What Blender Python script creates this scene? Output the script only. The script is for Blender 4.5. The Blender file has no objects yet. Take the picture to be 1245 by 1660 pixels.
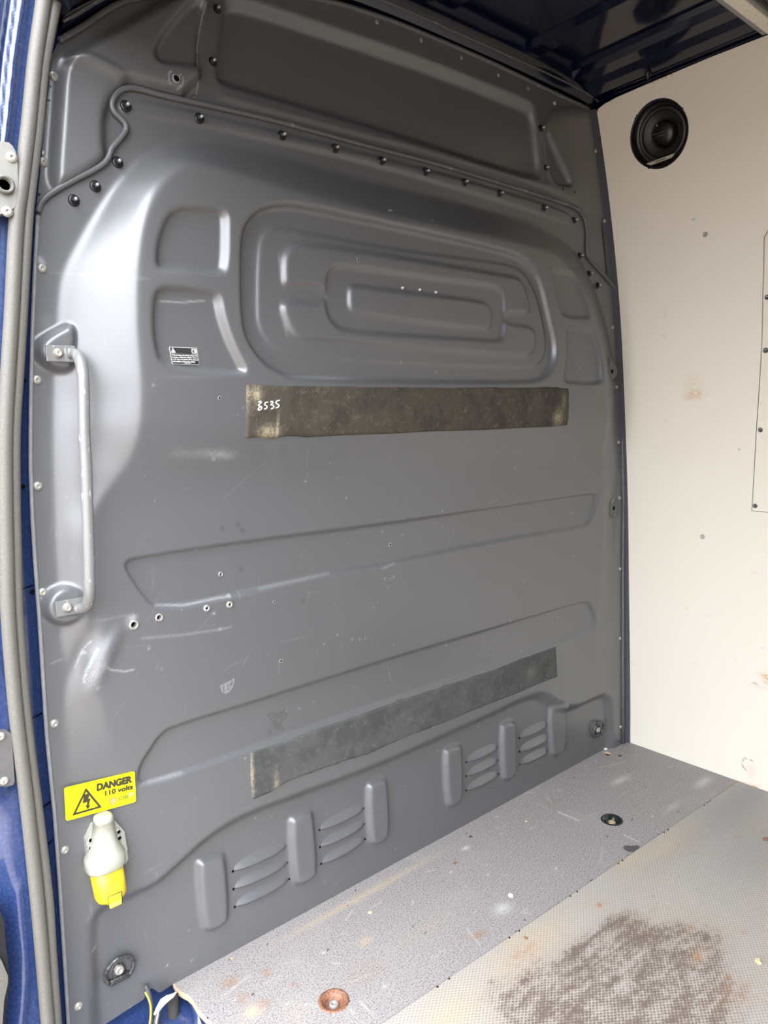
import bpy, bmesh, math, random
import numpy as np
from mathutils import Vector, Matrix

random.seed(7)
rng = np.random.default_rng(7)
SC = bpy.context.scene
COL = SC.collection

# ---------------------------------------------------------------- camera, light, exposure
CAM = Vector([-0.28433, -1.20389, 1.04663])
ROT = [[0.762805, 0.10029, -0.638804], [-0.646153, 0.080296, -0.758973], [-0.024824, 0.991713, 0.126053]]
cd = bpy.data.cameras.new('camera')
cam = bpy.data.objects.new('camera', cd)
COL.objects.link(cam)
m3 = Matrix(ROT)
mw = m3.to_4x4(); mw.translation = CAM
cam.matrix_world = mw
cd.sensor_fit = 'HORIZONTAL'; cd.sensor_width = 36.0
cd.lens = 36.0 * 1172.0 / 1245.0
cd.clip_start = 0.02
SC.camera = cam

world = bpy.data.worlds.new('overcast_sky'); SC.world = world
world.use_nodes = True
wn = world.node_tree.nodes; wl = world.node_tree.links
wn.clear()
wo = wn.new('ShaderNodeOutputWorld'); wb = wn.new('ShaderNodeBackground')
wtc = wn.new('ShaderNodeTexCoord'); wsep = wn.new('ShaderNodeSeparateXYZ'); wr = wn.new('ShaderNodeValToRGB')
wl.new(wtc.outputs['Generated'], wsep.inputs[0]); wl.new(wsep.outputs['Z'], wr.inputs[0])
wr.color_ramp.elements[0].position = 0.0; wr.color_ramp.elements[0].color = (0.37, 0.385, 0.41, 1)
wr.color_ramp.elements[1].position = 1.0; wr.color_ramp.elements[1].color = (0.94, 0.99, 1.08, 1)
wl.new(wr.outputs[0], wb.inputs['Color'])
wb.inputs['Strength'].default_value = 10.0
wl.new(wb.outputs[0], wo.inputs['Surface'])

SC.view_settings.view_transform = 'Standard'
SC.view_settings.look = 'None'
SC.view_settings.gamma = 1.0
SC.view_settings.use_curve_mapping = False
SC.view_settings.exposure = 0.71

# ---------------------------------------------------------------- helpers
def link(o, parent=None):
    COL.objects.link(o)
    if parent is not None: o.parent = parent
    return o

def tag(o, label=None, cat=None, group=None, kind=None):
    if label: o['label'] = label
    if cat: o['category'] = cat
    if group: o['group'] = group
    if kind: o['kind'] = kind
    return o

def empty(name, loc=(0, 0, 0), label=None, cat=None, group=None, kind=None):
    o = bpy.data.objects.new(name, None); o.location = loc
    o.empty_display_size = .02
    link(o); tag(o, label, cat, group, kind)
    return o

def place(o, parent):
    """parent a world-space object to an empty standing somewhere"""
    o.parent = parent
    if parent is not None:
        o.matrix_parent_inverse = Matrix.Translation(-Vector(parent.location)) if parent.rotation_euler.to_matrix() == Matrix.Identity(3) else parent.matrix_basis.inverted()
    return o

def obj(name, bm, mat, parent=None, smooth=True, label=None):
    me = bpy.data.meshes.new(name)
    bmesh.ops.recalc_face_normals(bm, faces=bm.faces)
    bm.to_mesh(me); bm.free()
    if smooth:
        for p in me.polygons: p.use_smooth = True
    me.materials.append(mat)
    o = bpy.data.objects.new(name, me); COL.objects.link(o)
    if parent is not None: place(o, parent)
    if label: o['label'] = label
    return o

def copy_tree(o, parent=None):
    c = o.copy(); COL.objects.link(c)
    if parent is not None: c.parent = parent
    for ch in list(o.children): copy_tree(ch, c)
    return c

def box(bm, x0, x1, y0, y1, z0, z1, bev=0.0, M=None):
    vs = [bm.verts.new((x, y, z)) for x in (x0, x1) for y in (y0, y1) for z in (z0, z1)]
    fs = [(0, 1, 3, 2), (4, 6, 7, 5), (0, 4, 5, 1), (2, 3, 7, 6), (0, 2, 6, 4), (1, 5, 7, 3)]
    faces = [bm.faces.new([vs[i] for i in f]) for f in fs]
    if bev > 0:
        es = {e for f in faces for e in f.edges}
        r = bmesh.ops.bevel(bm, geom=list(es), offset=bev, segments=2, affect='EDGES', profile=.6)
        vs = list({v for f in r['faces'] for v in f.verts} | {v for v in vs if v.is_valid})
    if M is not None:
        bmesh.ops.transform(bm, matrix=M, verts=vs)
    return vs

def lathe(bm, prof, n=24, M=None, close=False):
    """prof: list of (r, h) revolved round local +Z; h runs along the axis"""
    rings = []
    for r, h in prof:
        if r < 1e-6: rings.append([bm.verts.new((0, 0, h))])
        else: rings.append([bm.verts.new((r*math.cos(2*math.pi*k/n), r*math.sin(2*math.pi*k/n), h)) for k in range(n)])
    for a, b in zip(rings[:-1], rings[1:]):
        if len(a) == 1 and len(b) == 1: continue
        for k in range(n):
            k2 = (k+1) % n
            if len(a) == 1: bm.faces.new((a[0], b[k], b[k2]))
            elif len(b) == 1: bm.faces.new((a[k], a[k2], b[0]))
            else: bm.faces.new((a[k], a[k2], b[k2], b[k]))
    if M is not None:
        bmesh.ops.transform(bm, matrix=M, verts=[v for r in rings for v in r])

def tube(bm, pts, rad, n=10, closed=False, flat=None, up=Vector((0, 0, 1)), caps=True):
    pts = [Vector(p) for p in pts]
    N = len(pts); rings = []
    rad = rad if isinstance(rad, (list, tuple)) else [rad]*N
    prev = None
    for i, p in enumerate(pts):
        if closed: t = pts[(i+1) % N] - pts[i-1]
        else: t = pts[min(i+1, N-1)] - pts[max(i-1, 0)]
        t.normalize()
        if prev is None:
            a = up if abs(t.dot(up)) < .95 else Vector((1, 0, 0))
            u = (a - t*a.dot(t)).normalized()
        else:
            u = (prev - t*prev.dot(t)).normalized()
        prev = u; v = t.cross(u)
        ru, rv = (rad[i], rad[i]) if flat is None else (rad[i]*flat[0], rad[i]*flat[1])
        rings.append([bm.verts.new(p + u*ru*math.cos(2*math.pi*k/n) + v*rv*math.sin(2*math.pi*k/n)) for k in range(n)])
    L = N if closed else N-1
    for i in range(L):
        a, b = rings[i], rings[(i+1) % N]
        for k in range(n):
            bm.faces.new((a[k], a[(k+1) % n], b[(k+1) % n], b[k]))
    if not closed and caps:
        bm.faces.new(rings[0]); bm.faces.new(rings[-1])

def spline(pts, k=6, closed=False):
    """Catmull-Rom through tuples of any length"""
    P = [np.array(p, float) for p in pts]; N = len(P); out = []
    rngi = range(N) if closed else range(N-1)
    for i in rngi:
        p0 = P[(i-1) % N] if (closed or i > 0) else P[0]
        p1 = P[i]; p2 = P[(i+1) % N]
        p3 = P[(i+2) % N] if (closed or i < N-2) else P[-1]
        for j in range(k):
            t = j/k
            out.append(.5*((2*p1) + (-p0+p2)*t + (2*p0-5*p1+4*p2-p3)*t*t + (-p0+3*p1-3*p2+p3)*t**3))
    if not closed: out.append(P[-1])
    return [tuple(q) for q in out]

def chaikin(pts, it=2, closed=True):
    P = [tuple(p) for p in pts]
    for _ in range(it):
        Q = []
        n = len(P)
        for i in range(n if closed else n-1):
            a, b = P[i], P[(i+1) % n]
            Q.append((.75*a[0]+.25*b[0], .75*a[1]+.25*b[1])); Q.append((.25*a[0]+.75*b[0], .25*a[1]+.75*b[1]))
        if not closed: Q = [P[0]]+Q+[P[-1]]
        P = Q
    return P

def axis_y(x, y, z, s=1.0, roll=0.0):
    """local +Z turned to world -Y (towards the cargo space), placed at x, y, z"""
    return Matrix.Translation((x, y, z)) @ Matrix.Rotation(math.pi/2, 4, 'X') @ Matrix.Rotation(roll, 4, 'Z') @ Matrix.Scale(s, 4)

def axis_x(x, y, z, s=1.0, tilt=0.0):
    """local +Z turned to world -X (out of the right wall)"""
    return Matrix.Translation((x, y, z)) @ Matrix.Rotation(-math.pi/2 + tilt, 4, 'Y') @ Matrix.Scale(s, 4)

# ---------------------------------------------------------------- materials
def S(c): return tuple(((v/255)/12.92 if v/255 <= .04045 else ((v/255+.055)/1.055)**2.4) for v in c) + (1,)

class Mat:
    def __init__(s, name, color, rough=.5, metal=0.0, spec=.5, coat=0.0):
        s.m = bpy.data.materials.new(name); s.m.use_nodes = True
        s.n = s.m.node_tree.nodes; s.l = s.m.node_tree.links
        s.b = s.n['Principled BSDF']
        s.b.inputs['Base Color'].default_value = color
        s.b.inputs['Roughness'].default_value = rough
        s.b.inputs['Metallic'].default_value = metal
        s.b.inputs['Specular IOR Level'].default_value = spec
        s.b.inputs['Coat Weight'].default_value = coat
        s.b.inputs['Coat Roughness'].default_value = .06
        s.tc = s.n.new('ShaderNodeTexCoord')
        s.vec = s.tc.outputs['Object']
        s.col = None; s.color = color; s.h = None
    def noise(s, scale, detail=3, rough=.5, stretch=None, rot=None, dist=0.0):
        n = s.n.new('ShaderNodeTexNoise'); n.inputs['Scale'].default_value = scale
        n.inputs['Detail'].default_value = detail; n.inputs['Roughness'].default_value = rough
        n.inputs['Distortion'].default_value = dist
        v = s.vec
        if stretch or rot:
            mp = s.n.new('ShaderNodeMapping')
            mp.inputs['Scale'].default_value = stretch or (1, 1, 1)
            mp.inputs['Rotation'].default_value = rot or (0, 0, 0)
            s.l.new(v, mp.inputs[0]); v = mp.outputs[0]
        s.l.new(v, n.inputs['Vector'])
        return n.outputs['Fac']
    def ramp(s, sock, a, b, va=0.0, vb=1.0):
        n = s.n.new('ShaderNodeMapRange'); n.inputs[1].default_value = a; n.inputs[2].default_value = b
        n.inputs[3].default_value = va; n.inputs[4].default_value = vb
        n.interpolation_type = 'SMOOTHSTEP'
        s.l.new(sock, n.inputs[0]); return n.outputs[0]
    def math(s, op, a, b=0.0, c=None):
        n = s.n.new('ShaderNodeMath'); n.operation = op
        for i, v in enumerate((a, b) if c is None else (a, b, c)):
            if isinstance(v, (int, float)): n.inputs[i].default_value = v
            else: s.l.new(v, n.inputs[i])
        return n.outputs[0]
    def attr(s, name):
        n = s.n.new('ShaderNodeAttribute'); n.attribute_name = name; return n.outputs['Fac']
    def mix(s, fac, color):
        n = s.n.new('ShaderNodeMix'); n.data_type = 'RGBA'
        if isinstance(fac, (int, float)): n.inputs[0].default_value = fac
        else: s.l.new(fac, n.inputs[0])
        if s.col is None: n.inputs[6].default_value = s.color
        else: s.l.new(s.col, n.inputs[6])
        n.inputs[7].default_value = color
        s.col = n.outputs[2]; s.l.new(s.col, s.b.inputs['Base Color'])
        return s
    def bump(s, sock, strength=.2, dist=.001):
        n = s.n.new('ShaderNodeBump'); n.inputs['Strength'].default_value = strength; n.inputs['Distance'].default_value = dist
        s.l.new(sock, n.inputs['Height'])
        if s.h is not None: s.l.new(s.h, n.inputs['Normal'])
        s.h = n.outputs[0]; s.l.new(s.h, s.b.inputs['Normal']); return s
    def roughness(s, sock): s.l.new(sock, s.b.inputs['Roughness']); return s

GREY = (.099, .0995, .101, 1)
def bulk_paint():
    m = Mat('bulkhead_grey_paint', GREY, .3, spec=1.0)
    big = m.noise(3.0, 3, .55)
    m.mix(m.ramp(big, .35, .7, 0, .30), (.109, .110, .119, 1))
    w = m.attr('wear')
    fine = m.noise(420, 2, .6)
    m.mix(m.ramp(m.math('MULTIPLY', w, m.ramp(fine, .25, .65, .5, 1.15)), .08, 1.0, 0, .7), (.36, .365, .365, 1))
    sp = m.noise(230, 1, .4)
    m.mix(m.ramp(sp, .80, .83, 0, .55), (.45, .45, .44, 1))
    d = m.attr('dark')
    m.mix(m.math('MULTIPLY', d, .8), (.045, .045, .046, 1))
    m.bump(m.noise(1300, 2, .5), .10, .0004)
    m.bump(m.noise(38, 2, .5), .14, .0012)
    rr = m.math('ADD', .355, m.math('MULTIPLY', w, .12))
    m.roughness(rr)
    return m.m
M_BULK = bulk_paint()

def plain_grey():
    m = Mat('grey_paint_trim', GREY, .42, spec=.55)
    m.mix(m.ramp(m.noise(60, 3), .62, .72, 0, .4), (.36, .36, .36, 1))
    m.bump(m.noise(900, 2), .1, .0004)
    return m.m
M_GREY = plain_grey()

def handle_mat():
    m = Mat('handle_grey_paint', (.165, .165, .158, 1), .36, spec=.6)
    m.mix(m.ramp(m.noise(180, 3, .6, (1, 1, .25)), .60, .70, 0, .6), (.46, .46, .42, 1))
    return m.m
M_HAND = handle_mat()

def simple(name, c, r=.5, metal=0.0, spec=.5, coat=0.0, sc=80, amt=.25, c2=None):
    m = Mat(name, c, r, metal, spec, coat)
    c2 = c2 or tuple(min(1, v*.6) for v in c[:3])+(1,)
    m.mix(m.ramp(m.noise(sc, 3, .6), .4, .75, 0, amt), c2)
    return m.m
M_LIP = simple('rubbed_edge_paint', (.22, .22, .23, 1), .35, sc=90, c2=(.4, .4, .4, 1))
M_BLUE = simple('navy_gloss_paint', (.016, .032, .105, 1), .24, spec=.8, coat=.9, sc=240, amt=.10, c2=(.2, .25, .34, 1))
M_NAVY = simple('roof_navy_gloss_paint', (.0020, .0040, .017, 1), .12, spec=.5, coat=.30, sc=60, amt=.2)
M_RUB = simple('weathered_rubber_seal', (.105, .098, .084, 1), .55, sc=420, amt=.35, c2=(.20, .19, .165, 1))
M_STEEL = simple('zinc_screw_steel', (.40, .385, .34, 1), .42, .4, sc=500, amt=.6, c2=(.28, .26, .22, 1))
M_TIP = simple('stud_tip_steel', (.55, .55, .55, 1), .35, .7, sc=500)
M_BLK = simple('black_plastic', (.012, .012, .013, 1), .38, sc=120)
M_HOLE = simple('hole_dark', (.003, .003, .003, 1), .9, spec=.1)
M_RAW = simple('bare_metal_rim', (.48, .46, .42, 1), .4, .5, sc=700, c2=(.25, .16, .1, 1), amt=.5)
M_PIN = simple('painted_steel_fitting', (.045, .045, .045, 1), .38, .4, sc=200, amt=.5, c2=(.26, .26, .23, 1))
M_WHITE_PL = simple('aged_white_plastic', (.34, .34, .285, 1), .45, sc=150, amt=.2, c2=(.55, .53, .42, 1))
M_YEL_PL = simple('yellow_plastic', (.66, .49, .02, 1), .35, sc=90, amt=.2, c2=(.75, .6, .08, 1))
M_LINE = simple('dark_print', (.02, .02, .018, 1), .5)
M_YEL = simple('yellow_vinyl', (.78, .70, .003, 1), .32, sc=50, amt=.12)
M_INK = simple('black_ink', (.035, .032, .015, 1), .4)
M_WINK = simple('white_ink', (.78, .78, .74, 1), .5)
M_LBLK = simple('black_label_film', (.03, .03, .03, 1), .4)
M_PLY = simple('ply_edge_wood', (.48, .34, .21, 1), .75, sc=160, amt=.5, c2=(.3, .17, .09, 1))
M_RUST = simple('rusty_steel', (.30, .135, .075, 1), .62, .2, sc=260, amt=.9, c2=(.05, .03, .025, 1))
M_WIREG = simple('grey_cable_sleeve', (.06, .06, .06, 1), .5)
M_WIREY = simple('yellow_wire_sleeve', (.75, .68, .08, 1), .4)
M_TAPE = simple('white_tape', (.72, .71, .62, 1), .5, sc=170, amt=.7, c2=(.25, .24, .18, 1))
M_CONC = simple('brown_yard_concrete', (.20, .155, .115, 1), .85, sc=5, amt=.4)

def lamp_mat():
    m = Mat('lamp_diffuser', (.75, .70, .58, 1), .35)
    v = m.n.new('ShaderNodeTexVoronoi'); v.inputs['Scale'].default_value = 330
    m.l.new(m.vec, v.inputs['Vector'])
    m.mix(m.ramp(v.outputs['Distance'], .25, .35, .85, 0), (.35, .28, .17, 1))
    return m.m
M_LAMP = lamp_mat()

def pad_mat(name, base, blot, fleck, sc=1.0):
    m = Mat(name, base, .78, spec=.25)
    m.mix(m.ramp(m.noise(14*sc, 5, .65, dist=.4), .42, .66, 0, .75), blot)
    m.mix(m.ramp(m.noise(60*sc, 5, .75), .52, .70, 0, .6), fleck)
    m.mix(m.ramp(m.noise(330, 2, .6, (1, 1, .4)), .66, .72, 0, .35), (.30, .28, .24, 1))
    m.mix(m.math('MULTIPLY', m.attr('wear'), m.ramp(m.noise(190, 4, .7), .35, .6, .2, 1)), (.42, .36, .24, 1))
    m.bump(m.noise(90, 4, .6), .35, .0015)
    return m.m
M_PAD = pad_mat('dirty_bitumen_pad', (.072, .060, .046, 1), (.036, .034, .028, 1), (.15, .128, .098, 1))
M_PAD2 = pad_mat('painted_over_pad', (.080, .081, .077, 1), (.050, .052, .050, 1), (.125, .125, .118, 1))

def floor_mat():
    m = Mat('speckled_grey_vinyl', (.235, .213, .205, 1), .62, spec=.35)
    sp = m.noise(330, 3, .6)
    m.mix(m.ramp(sp, .40, .62, 0, .85), (.34, .315, .30, 1))
    m.mix(m.ramp(sp, .46, .34, 0, .85), (.07, .068, .07, 1))
    m.mix(m.ramp(m.noise(7, 4, .6), .5, .8, 0, .3), (.36, .33, .29, 1))
    fine = m.noise(160, 4, .7)
    m.mix(m.math('MULTIPLY', m.attr('tan'), m.ramp(fine, .3, .6, .2, 1)), (.47, .36, .24, 1))
    m.mix(m.math('MULTIPLY', m.attr('rust'), m.ramp(fine, .36, .58, 0, 1)), (.27, .13, .06, 1))
    m.mix(m.ramp(m.math('MULTIPLY', m.attr('dark'), m.ramp(fine, .25, .6, .5, 1.4)), .35, .5, 0, .9), (.05, .045, .045, 1))
    m.mix(m.math('MULTIPLY', m.attr('wear'), m.ramp(fine, .3, .55, .2, 1)), (.62, .6, .56, 1))
    m.bump(sp, .3, .0005)
    return m.m
M_FLOOR = floor_mat()

def mesh_floor_mat():
    m = Mat('anti_slip_mesh_vinyl', (.41, .375, .335, 1), .6, spec=.35)
    # wire-mesh relief: a lattice of small raised lozenges
    sx = m.n.new('ShaderNodeSeparateXYZ'); m.l.new(m.vec, sx.inputs[0])
    wv = m.noise(9, 2)
    x = m.math('MULTIPLY', sx.outputs['X'], 2*math.pi/.0105)
    y = m.math('MULTIPLY', sx.outputs['Y'], 2*math.pi/.0075)
    a = m.math('SINE', m.math('ADD', x, y)); b = m.math('SINE', m.math('SUBTRACT', x, y))
    g = m.math('MAXIMUM', a, b)
    lat = m.ramp(g, .15, .9)
    m.mix(m.ramp(m.noise(5, 4, .6), .40, .72, 0, .6), (.43, .36, .275, 1))
    m.mix(m.math('MULTIPLY', m.attr('tan'), .7), (.50, .40, .27, 1))
    m.mix(m.math('MULTIPLY', m.attr('grey'), .8), (.27, .265, .265, 1))
    m.mix(m.ramp(lat, .35, 1, .42, 0), (.15, .135, .12, 1))
    fine = m.noise(75, 5, .75)
    streak = m.noise(20, 4, .7, (.55, 1.7, 1), (0, 0, .12))
    dk = m.math('MULTIPLY', m.attr('dark'), m.math('ADD', m.math('ADD', m.math('MULTIPLY', fine, .5), m.math('MULTIPLY', streak, .7)), m.math('MULTIPLY', lat, -.10)))
    m.mix(m.ramp(dk, .43, .63, 0, .85), (.060, .045, .038, 1))
    m.mix(m.ramp(dk, .25, .50, 0, .25), (.25, .17, .12, 1))
    m.mix(m.math('MULTIPLY', m.attr('rust'), m.ramp(fine, .4, .6, 0, 1)), (.34, .17, .08, 1))
    m.mix(m.ramp(m.math('MULTIPLY', m.attr('wear'), m.ramp(fine, .3, .6, .4, 1)), .2, .7, 0, .6), (.62, .59, .52, 1))
    m.bump(lat, .5, .0006)
    return m.m
M_MESH = mesh_floor_mat()

def wall_mat():
    m = Mat('cream_painted_ply', (.70, .648, .555, 1), .42, spec=.4)
    fine = m.noise(130, 4, .7)
    m.mix(m.ramp(m.noise(26, 4, .7), .68, .74, 0, .18), (.55, .48, .38, 1))
    m.mix(m.ramp(m.noise(4, 3, .6), .4, .8, 0, .2), (.73, .685, .60, 1))
    m.mix(m.math('MULTIPLY', m.attr('tan'), m.ramp(fine, .38, .55, 0, 1)), (.55, .33, .15, 1))
    m.mix(m.math('MULTIPLY', m.attr('rust'), m.ramp(fine, .35, .5, 0, .9)), (.60, .42, .34, 1))
    m.mix(m.ramp(m.math('MULTIPLY', m.attr('dark'), m.ramp(fine, .3, .6, .4, 1)), .25, .5, 0, .65), (.25, .22, .17, 1))
    m.bump(m.noise(60, 2), .08, .001)
    return m.m
M_WALL = wall_mat()

# ---------------------------------------------------------------- grids with painted relief
class Grid:
    """regular u,v grid; h is relief, channels hold wear and dirt"""
    def __init__(s, u0, u1, v0, v1, st):
        s.st = st; s.u0 = u0; s.v0 = v0
        s.nu = int(round((u1-u0)/st))+1; s.nv = int(round((v1-v0)/st))+1
        s.u = u0+np.arange(s.nu)*st; s.v = v0+np.arange(s.nv)*st
        s.U, s.V = np.meshgrid(s.u, s.v, indexing='ij')
        s.H = np.zeros_like(s.U); s.ch = {}
    def c(s, name):
        if name not in s.ch: s.ch[name] = np.zeros_like(s.U)
        return s.ch[name]
    def win(s, pts, pad):
        a = np.array(pts)
        i0 = max(0, int((a[:, 0].min()-pad-s.u0)/s.st)); i1 = min(s.nu, int((a[:, 0].max()+pad-s.u0)/s.st)+2)
        j0 = max(0, int((a[:, 1].min()-pad-s.v0)/s.st)); j1 = min(s.nv, int((a[:, 1].max()+pad-s.v0)/s.st)+2)
        return slice(i0, max(i0, i1)), slice(j0, max(j0, j1))
    def sdf(s, pts, w=None):
        U, V = (s.U, s.V) if w is None else (s.U[w], s.V[w])
        return sdf_poly(pts, U, V)
    def raise_(s, pts, d, width, it=2, level=False):
        p = chaikin(pts, it) if it else pts
        w = s.win(p, width)
        t = sstep((-s.sdf(p, w)+width/2)/width)
        if level: s.H[w] = s.H[w]*(1-t)+d*t
        else: s.H[w] += d*t
        return s
    def blob(s, u, v, ru, rv, d, arr=None, ang=0.0):
        R = 3*max(ru, rv); w = s.win([(u-R, v-R), (u+R, v+R)], 0)
        x = s.U[w]-u; y = s.V[w]-v
        ca, sa = math.cos(ang), math.sin(ang)
        e = np.exp(-.5*(((x*ca+y*sa)/ru)**2+((-x*sa+y*ca)/rv)**2))*d
        if arr is None: s.H[w] += e
        else: arr[w] = np.clip(arr[w]+e, 0, 1)
    def stroke(s, pts, width, d, arr):
        w = s.win(pts, 3*width)
        dd = dist_lines(pts, s.U[w], s.V[w])
        e = np.exp(-.5*(dd/width)**2)*abs(d)
        if d >= 0: arr[w] = np.maximum(arr[w], e)
        else: arr[w] -= e
    def blur(s, A, n=1):
        for _ in range(n):
            for ax in (0, 1):
                B = np.concatenate([A.take([0], ax), A, A.take([-1], ax)], ax)
                m = A.shape[ax]
                A = .25*B.take(range(0, m), ax)+.5*B.take(range(1, m+1), ax)+.25*B.take(range(2, m+2), ax)
        return A
    def at(s, u, v):
        fu = min(max((u-s.u0)/s.st, 0), s.nu-1.001); fv = min(max((v-s.v0)/s.st, 0), s.nv-1.001)
        i, j = int(fu), int(fv); a, b = fu-i, fv-j
        H = s.H
        return float(H[i, j]*(1-a)*(1-b)+H[i+1, j]*a*(1-b)+H[i, j+1]*(1-a)*b+H[i+1, j+1]*a*b)
    def build(s, name, fpos, mat, poly=None, holes=(), parent=None, off=0.0, chans=(), win=None, label=None):
        U, V, H = s.U.copy(), s.V.copy(), s.H+off
        D = None
        if poly is not None:
            D = s.sdf(poly)
        for (cu, cv, r) in holes:
            dh = r-np.hypot(U-cu, V-cv); D = dh if D is None else np.maximum(D, dh)
        if D is None: D = -np.ones_like(U)
        gu, gv = np.gradient(D, s.st); gl = np.maximum(np.hypot(gu, gv), 1e-6)
        near = (np.abs(D) < s.st*.75)
        mv = near & (D > -s.st*.55)
        U = np.where(mv, U-D*gu/gl, U); V = np.where(mv, V-D*gv/gl, V)
        keep = (D < s.st*.75)
        q = keep[:-1, :-1] & keep[1:, :-1] & keep[1:, 1:] & keep[:-1, 1:]
        q &= ~((D[:-1, :-1] > 0) & (D[1:, :-1] > 0) & (D[1:, 1:] > 0) & (D[:-1, 1:] > 0))
        ii, jj = np.nonzero(q)
        idx = lambda i, j: i*s.nv+j
        quads = np.stack([idx(ii, jj), idx(ii+1, jj), idx(ii+1, jj+1), idx(ii, jj+1)], 1)
        used = np.zeros(s.nu*s.nv, bool); used[quads.ravel()] = True
        remap = np.cumsum(used)-1
        P = fpos(U.ravel()[used], V.ravel()[used], H.ravel()[used])
        quads = remap[quads]
        me = bpy.data.meshes.new(name)
        me.vertices.add(len(P)); me.vertices.foreach_set('co', np.asarray(P, np.float32).ravel())
        me.loops.add(quads.size); me.loops.foreach_set('vertex_index', quads.ravel().astype(np.int32))
        me.polygons.add(len(quads)); me.polygons.foreach_set('loop_start', np.arange(0, quads.size, 4, dtype=np.int32))
        me.update(calc_edges=True)
        for cname in chans:
            at = me.attributes.new(cname, 'FLOAT', 'POINT')
            at.data.foreach_set('value', s.c(cname).ravel()[used].astype(np.float32))
        me.polygons.foreach_set('use_smooth', np.ones(len(quads), bool))
        me.materials.append(mat); me.validate()
        o = bpy.data.objects.new(name, me); COL.objects.link(o)
        if parent is not None: o.parent = parent
        if label: o['label'] = label
        return o

def sstep(t):
    t = np.clip(t, 0, 1); return t*t*(3-2*t)

def dist_lines(pts, U, V, closed=False):
    best = np.full(U.shape, 1e9)
    n = len(pts)
    for i in range(n if closed else n-1):
        (ax, ay), (bx, by) = pts[i], pts[(i+1) % n]
        dx, dy = bx-ax, by-ay; L = dx*dx+dy*dy+1e-12
        t = np.clip(((U-ax)*dx+(V-ay)*dy)/L, 0, 1)
        best = np.minimum(best, (U-ax-t*dx)**2+(V-ay-t*dy)**2)
    return np.sqrt(best)

def sdf_poly(pts, U, V):
    d = dist_lines(pts, U, V, True)
    ins = np.zeros(U.shape, bool); n = len(pts)
    for i in range(n):
        (ax, ay), (bx, by) = pts[i], pts[(i+1) % n]
        if ay == by: continue
        c = ((ay > V) != (by > V)) & (U < (bx-ax)*(V-ay)/(by-ay)+ax)
        ins ^= c
    return np.where(ins, -d, d)

# ================================================================ BULKHEAD RELIEF
# u = across the van (x), v = height (z); relief rises towards the cargo space (-y)
G = Grid(-.03, 1.76, -.02, 1.90, .003)
U, V = G.U, G.V

outer = [(0.2897, 1.5163), (0.2399, 1.4932), (0.2012, 1.4549), (0.1739, 1.4214), (0.1411, 1.3709), (0.1108, 1.3201), (0.0936, 1.2883), (0.0859, 1.2597), (0.0802, 1.2219), (0.0738, 1.1746), (0.0648, 1.1176), (0.0579, 1.0413), (0.0522, 0.9446), (0.0492, 0.846), (0.0483, 0.7859), (0.0452, 0.6843), (0.04, 0.592), (0.0347, 0.4983), (0.0313, 0.4025), (0.03, 0.2819), (0.0278, 0.1473), (0.0188, 0.0017)] + [(1.62, -.05), (1.64, .5), (1.645, .8)] + [(1.6584, 0.8837), (1.6419, 0.9949), (1.6281, 1.1395), (1.6028, 1.2448), (1.5631, 1.329), (1.5129, 1.4092), (1.4593, 1.4611), (1.4053, 1.4979), (1.3244, 1.5183), (1.2113, 1.5291), (1.0955, 1.5331), (0.8902, 1.5336), (0.7137, 1.5304), (0.5325, 1.5378), (0.4014, 1.5348), (0.3297, 1.5268)]
inner = [(0.2779, 1.4722), (0.2393, 1.4429), (0.211, 1.4005), (0.195, 1.356), (0.1857, 1.308), (0.1798, 1.2508), (0.1768, 1.1934), (0.1788, 1.1357), (0.1785, 1.0868), (0.1731, 1.0377), (0.1609, 0.9936), (0.1353, 0.9558), (0.1035, 0.9193), (0.0837, 0.8824)] + [(0.0854, 0.8236), (0.0794, 0.7434), (0.0811, 0.6604), (0.0946, 0.5722), (0.1298, 0.4067), (0.1472, 0.2618)] + [(.30, -.06), (1.50, -.06), (1.54, .5), (1.55, .8)] + [(1.5317, 0.8935), (1.5166, 0.9984), (1.5018, 1.1009), (1.4818, 1.1844), (1.4449, 1.265), (1.3979, 1.342), (1.3559, 1.393), (1.3103, 1.4296), (1.2513, 1.4525), (1.143, 1.4575), (1.032, 1.4565), (0.8354, 1.4586), (0.6664, 1.4592), (0.5197, 1.463), (0.3916, 1.4715), (0.3334, 1.4773)]
outer = chaikin(outer, 2); inner = chaikin(inner, 2)
so = G.sdf(outer); si = G.sdf(inner)
do = np.clip(-so, 0, None); di = np.clip(si, 0, None)
t = np.where(so > 0, 0, np.where(si < 0, 1, do/(do+di+1e-9)))
prof = np.interp(G.v, [0, .45, .60, .90, .935, 1.03, 1.06, 1.12, 1.30, 1.6, 2.0], [.008, .009, .018, .022, .024, .052, .056, .059, .058, .054, .05])
prof = np.convolve(np.pad(prof, 8, 'edge'), np.ones(17)/17, 'valid')
G.H = t*prof[None, :]
G.H = G.blur(G.H, 6)

# floor-level recess with its soft shoulder
rec = [(0.051, -0.1562), (0.0475, 0.0158), (0.0529, 0.1306), (0.0568, 0.1981), (0.0653, 0.2146), (0.0871, 0.2225), (0.167, 0.2201), (0.2095, 0.2385), (0.2668, 0.2669), (0.3328, 0.2818), (0.4164, 0.2818), (0.6734, 0.2695), (0.8662, 0.2738), (1.0905, 0.2789), (1.2168, 0.2844), (1.2759, 0.277), (1.312, 0.2581), (1.3549, 0.226), (1.399, 0.2042), (1.4505, 0.1914), (1.5224, 0.1923), (1.5977, 0.1891), (1.6251, 0.1717), (1.6363, 0.1324), (1.6481, -0.0547), (1.6479, -0.1793)]
rec = chaikin(rec, 2)
w_ = .034
tt = sstep((-G.sdf(rec)+w_/2)/w_)
G.H = G.H*(1-tt)+(-.018)*tt

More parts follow.
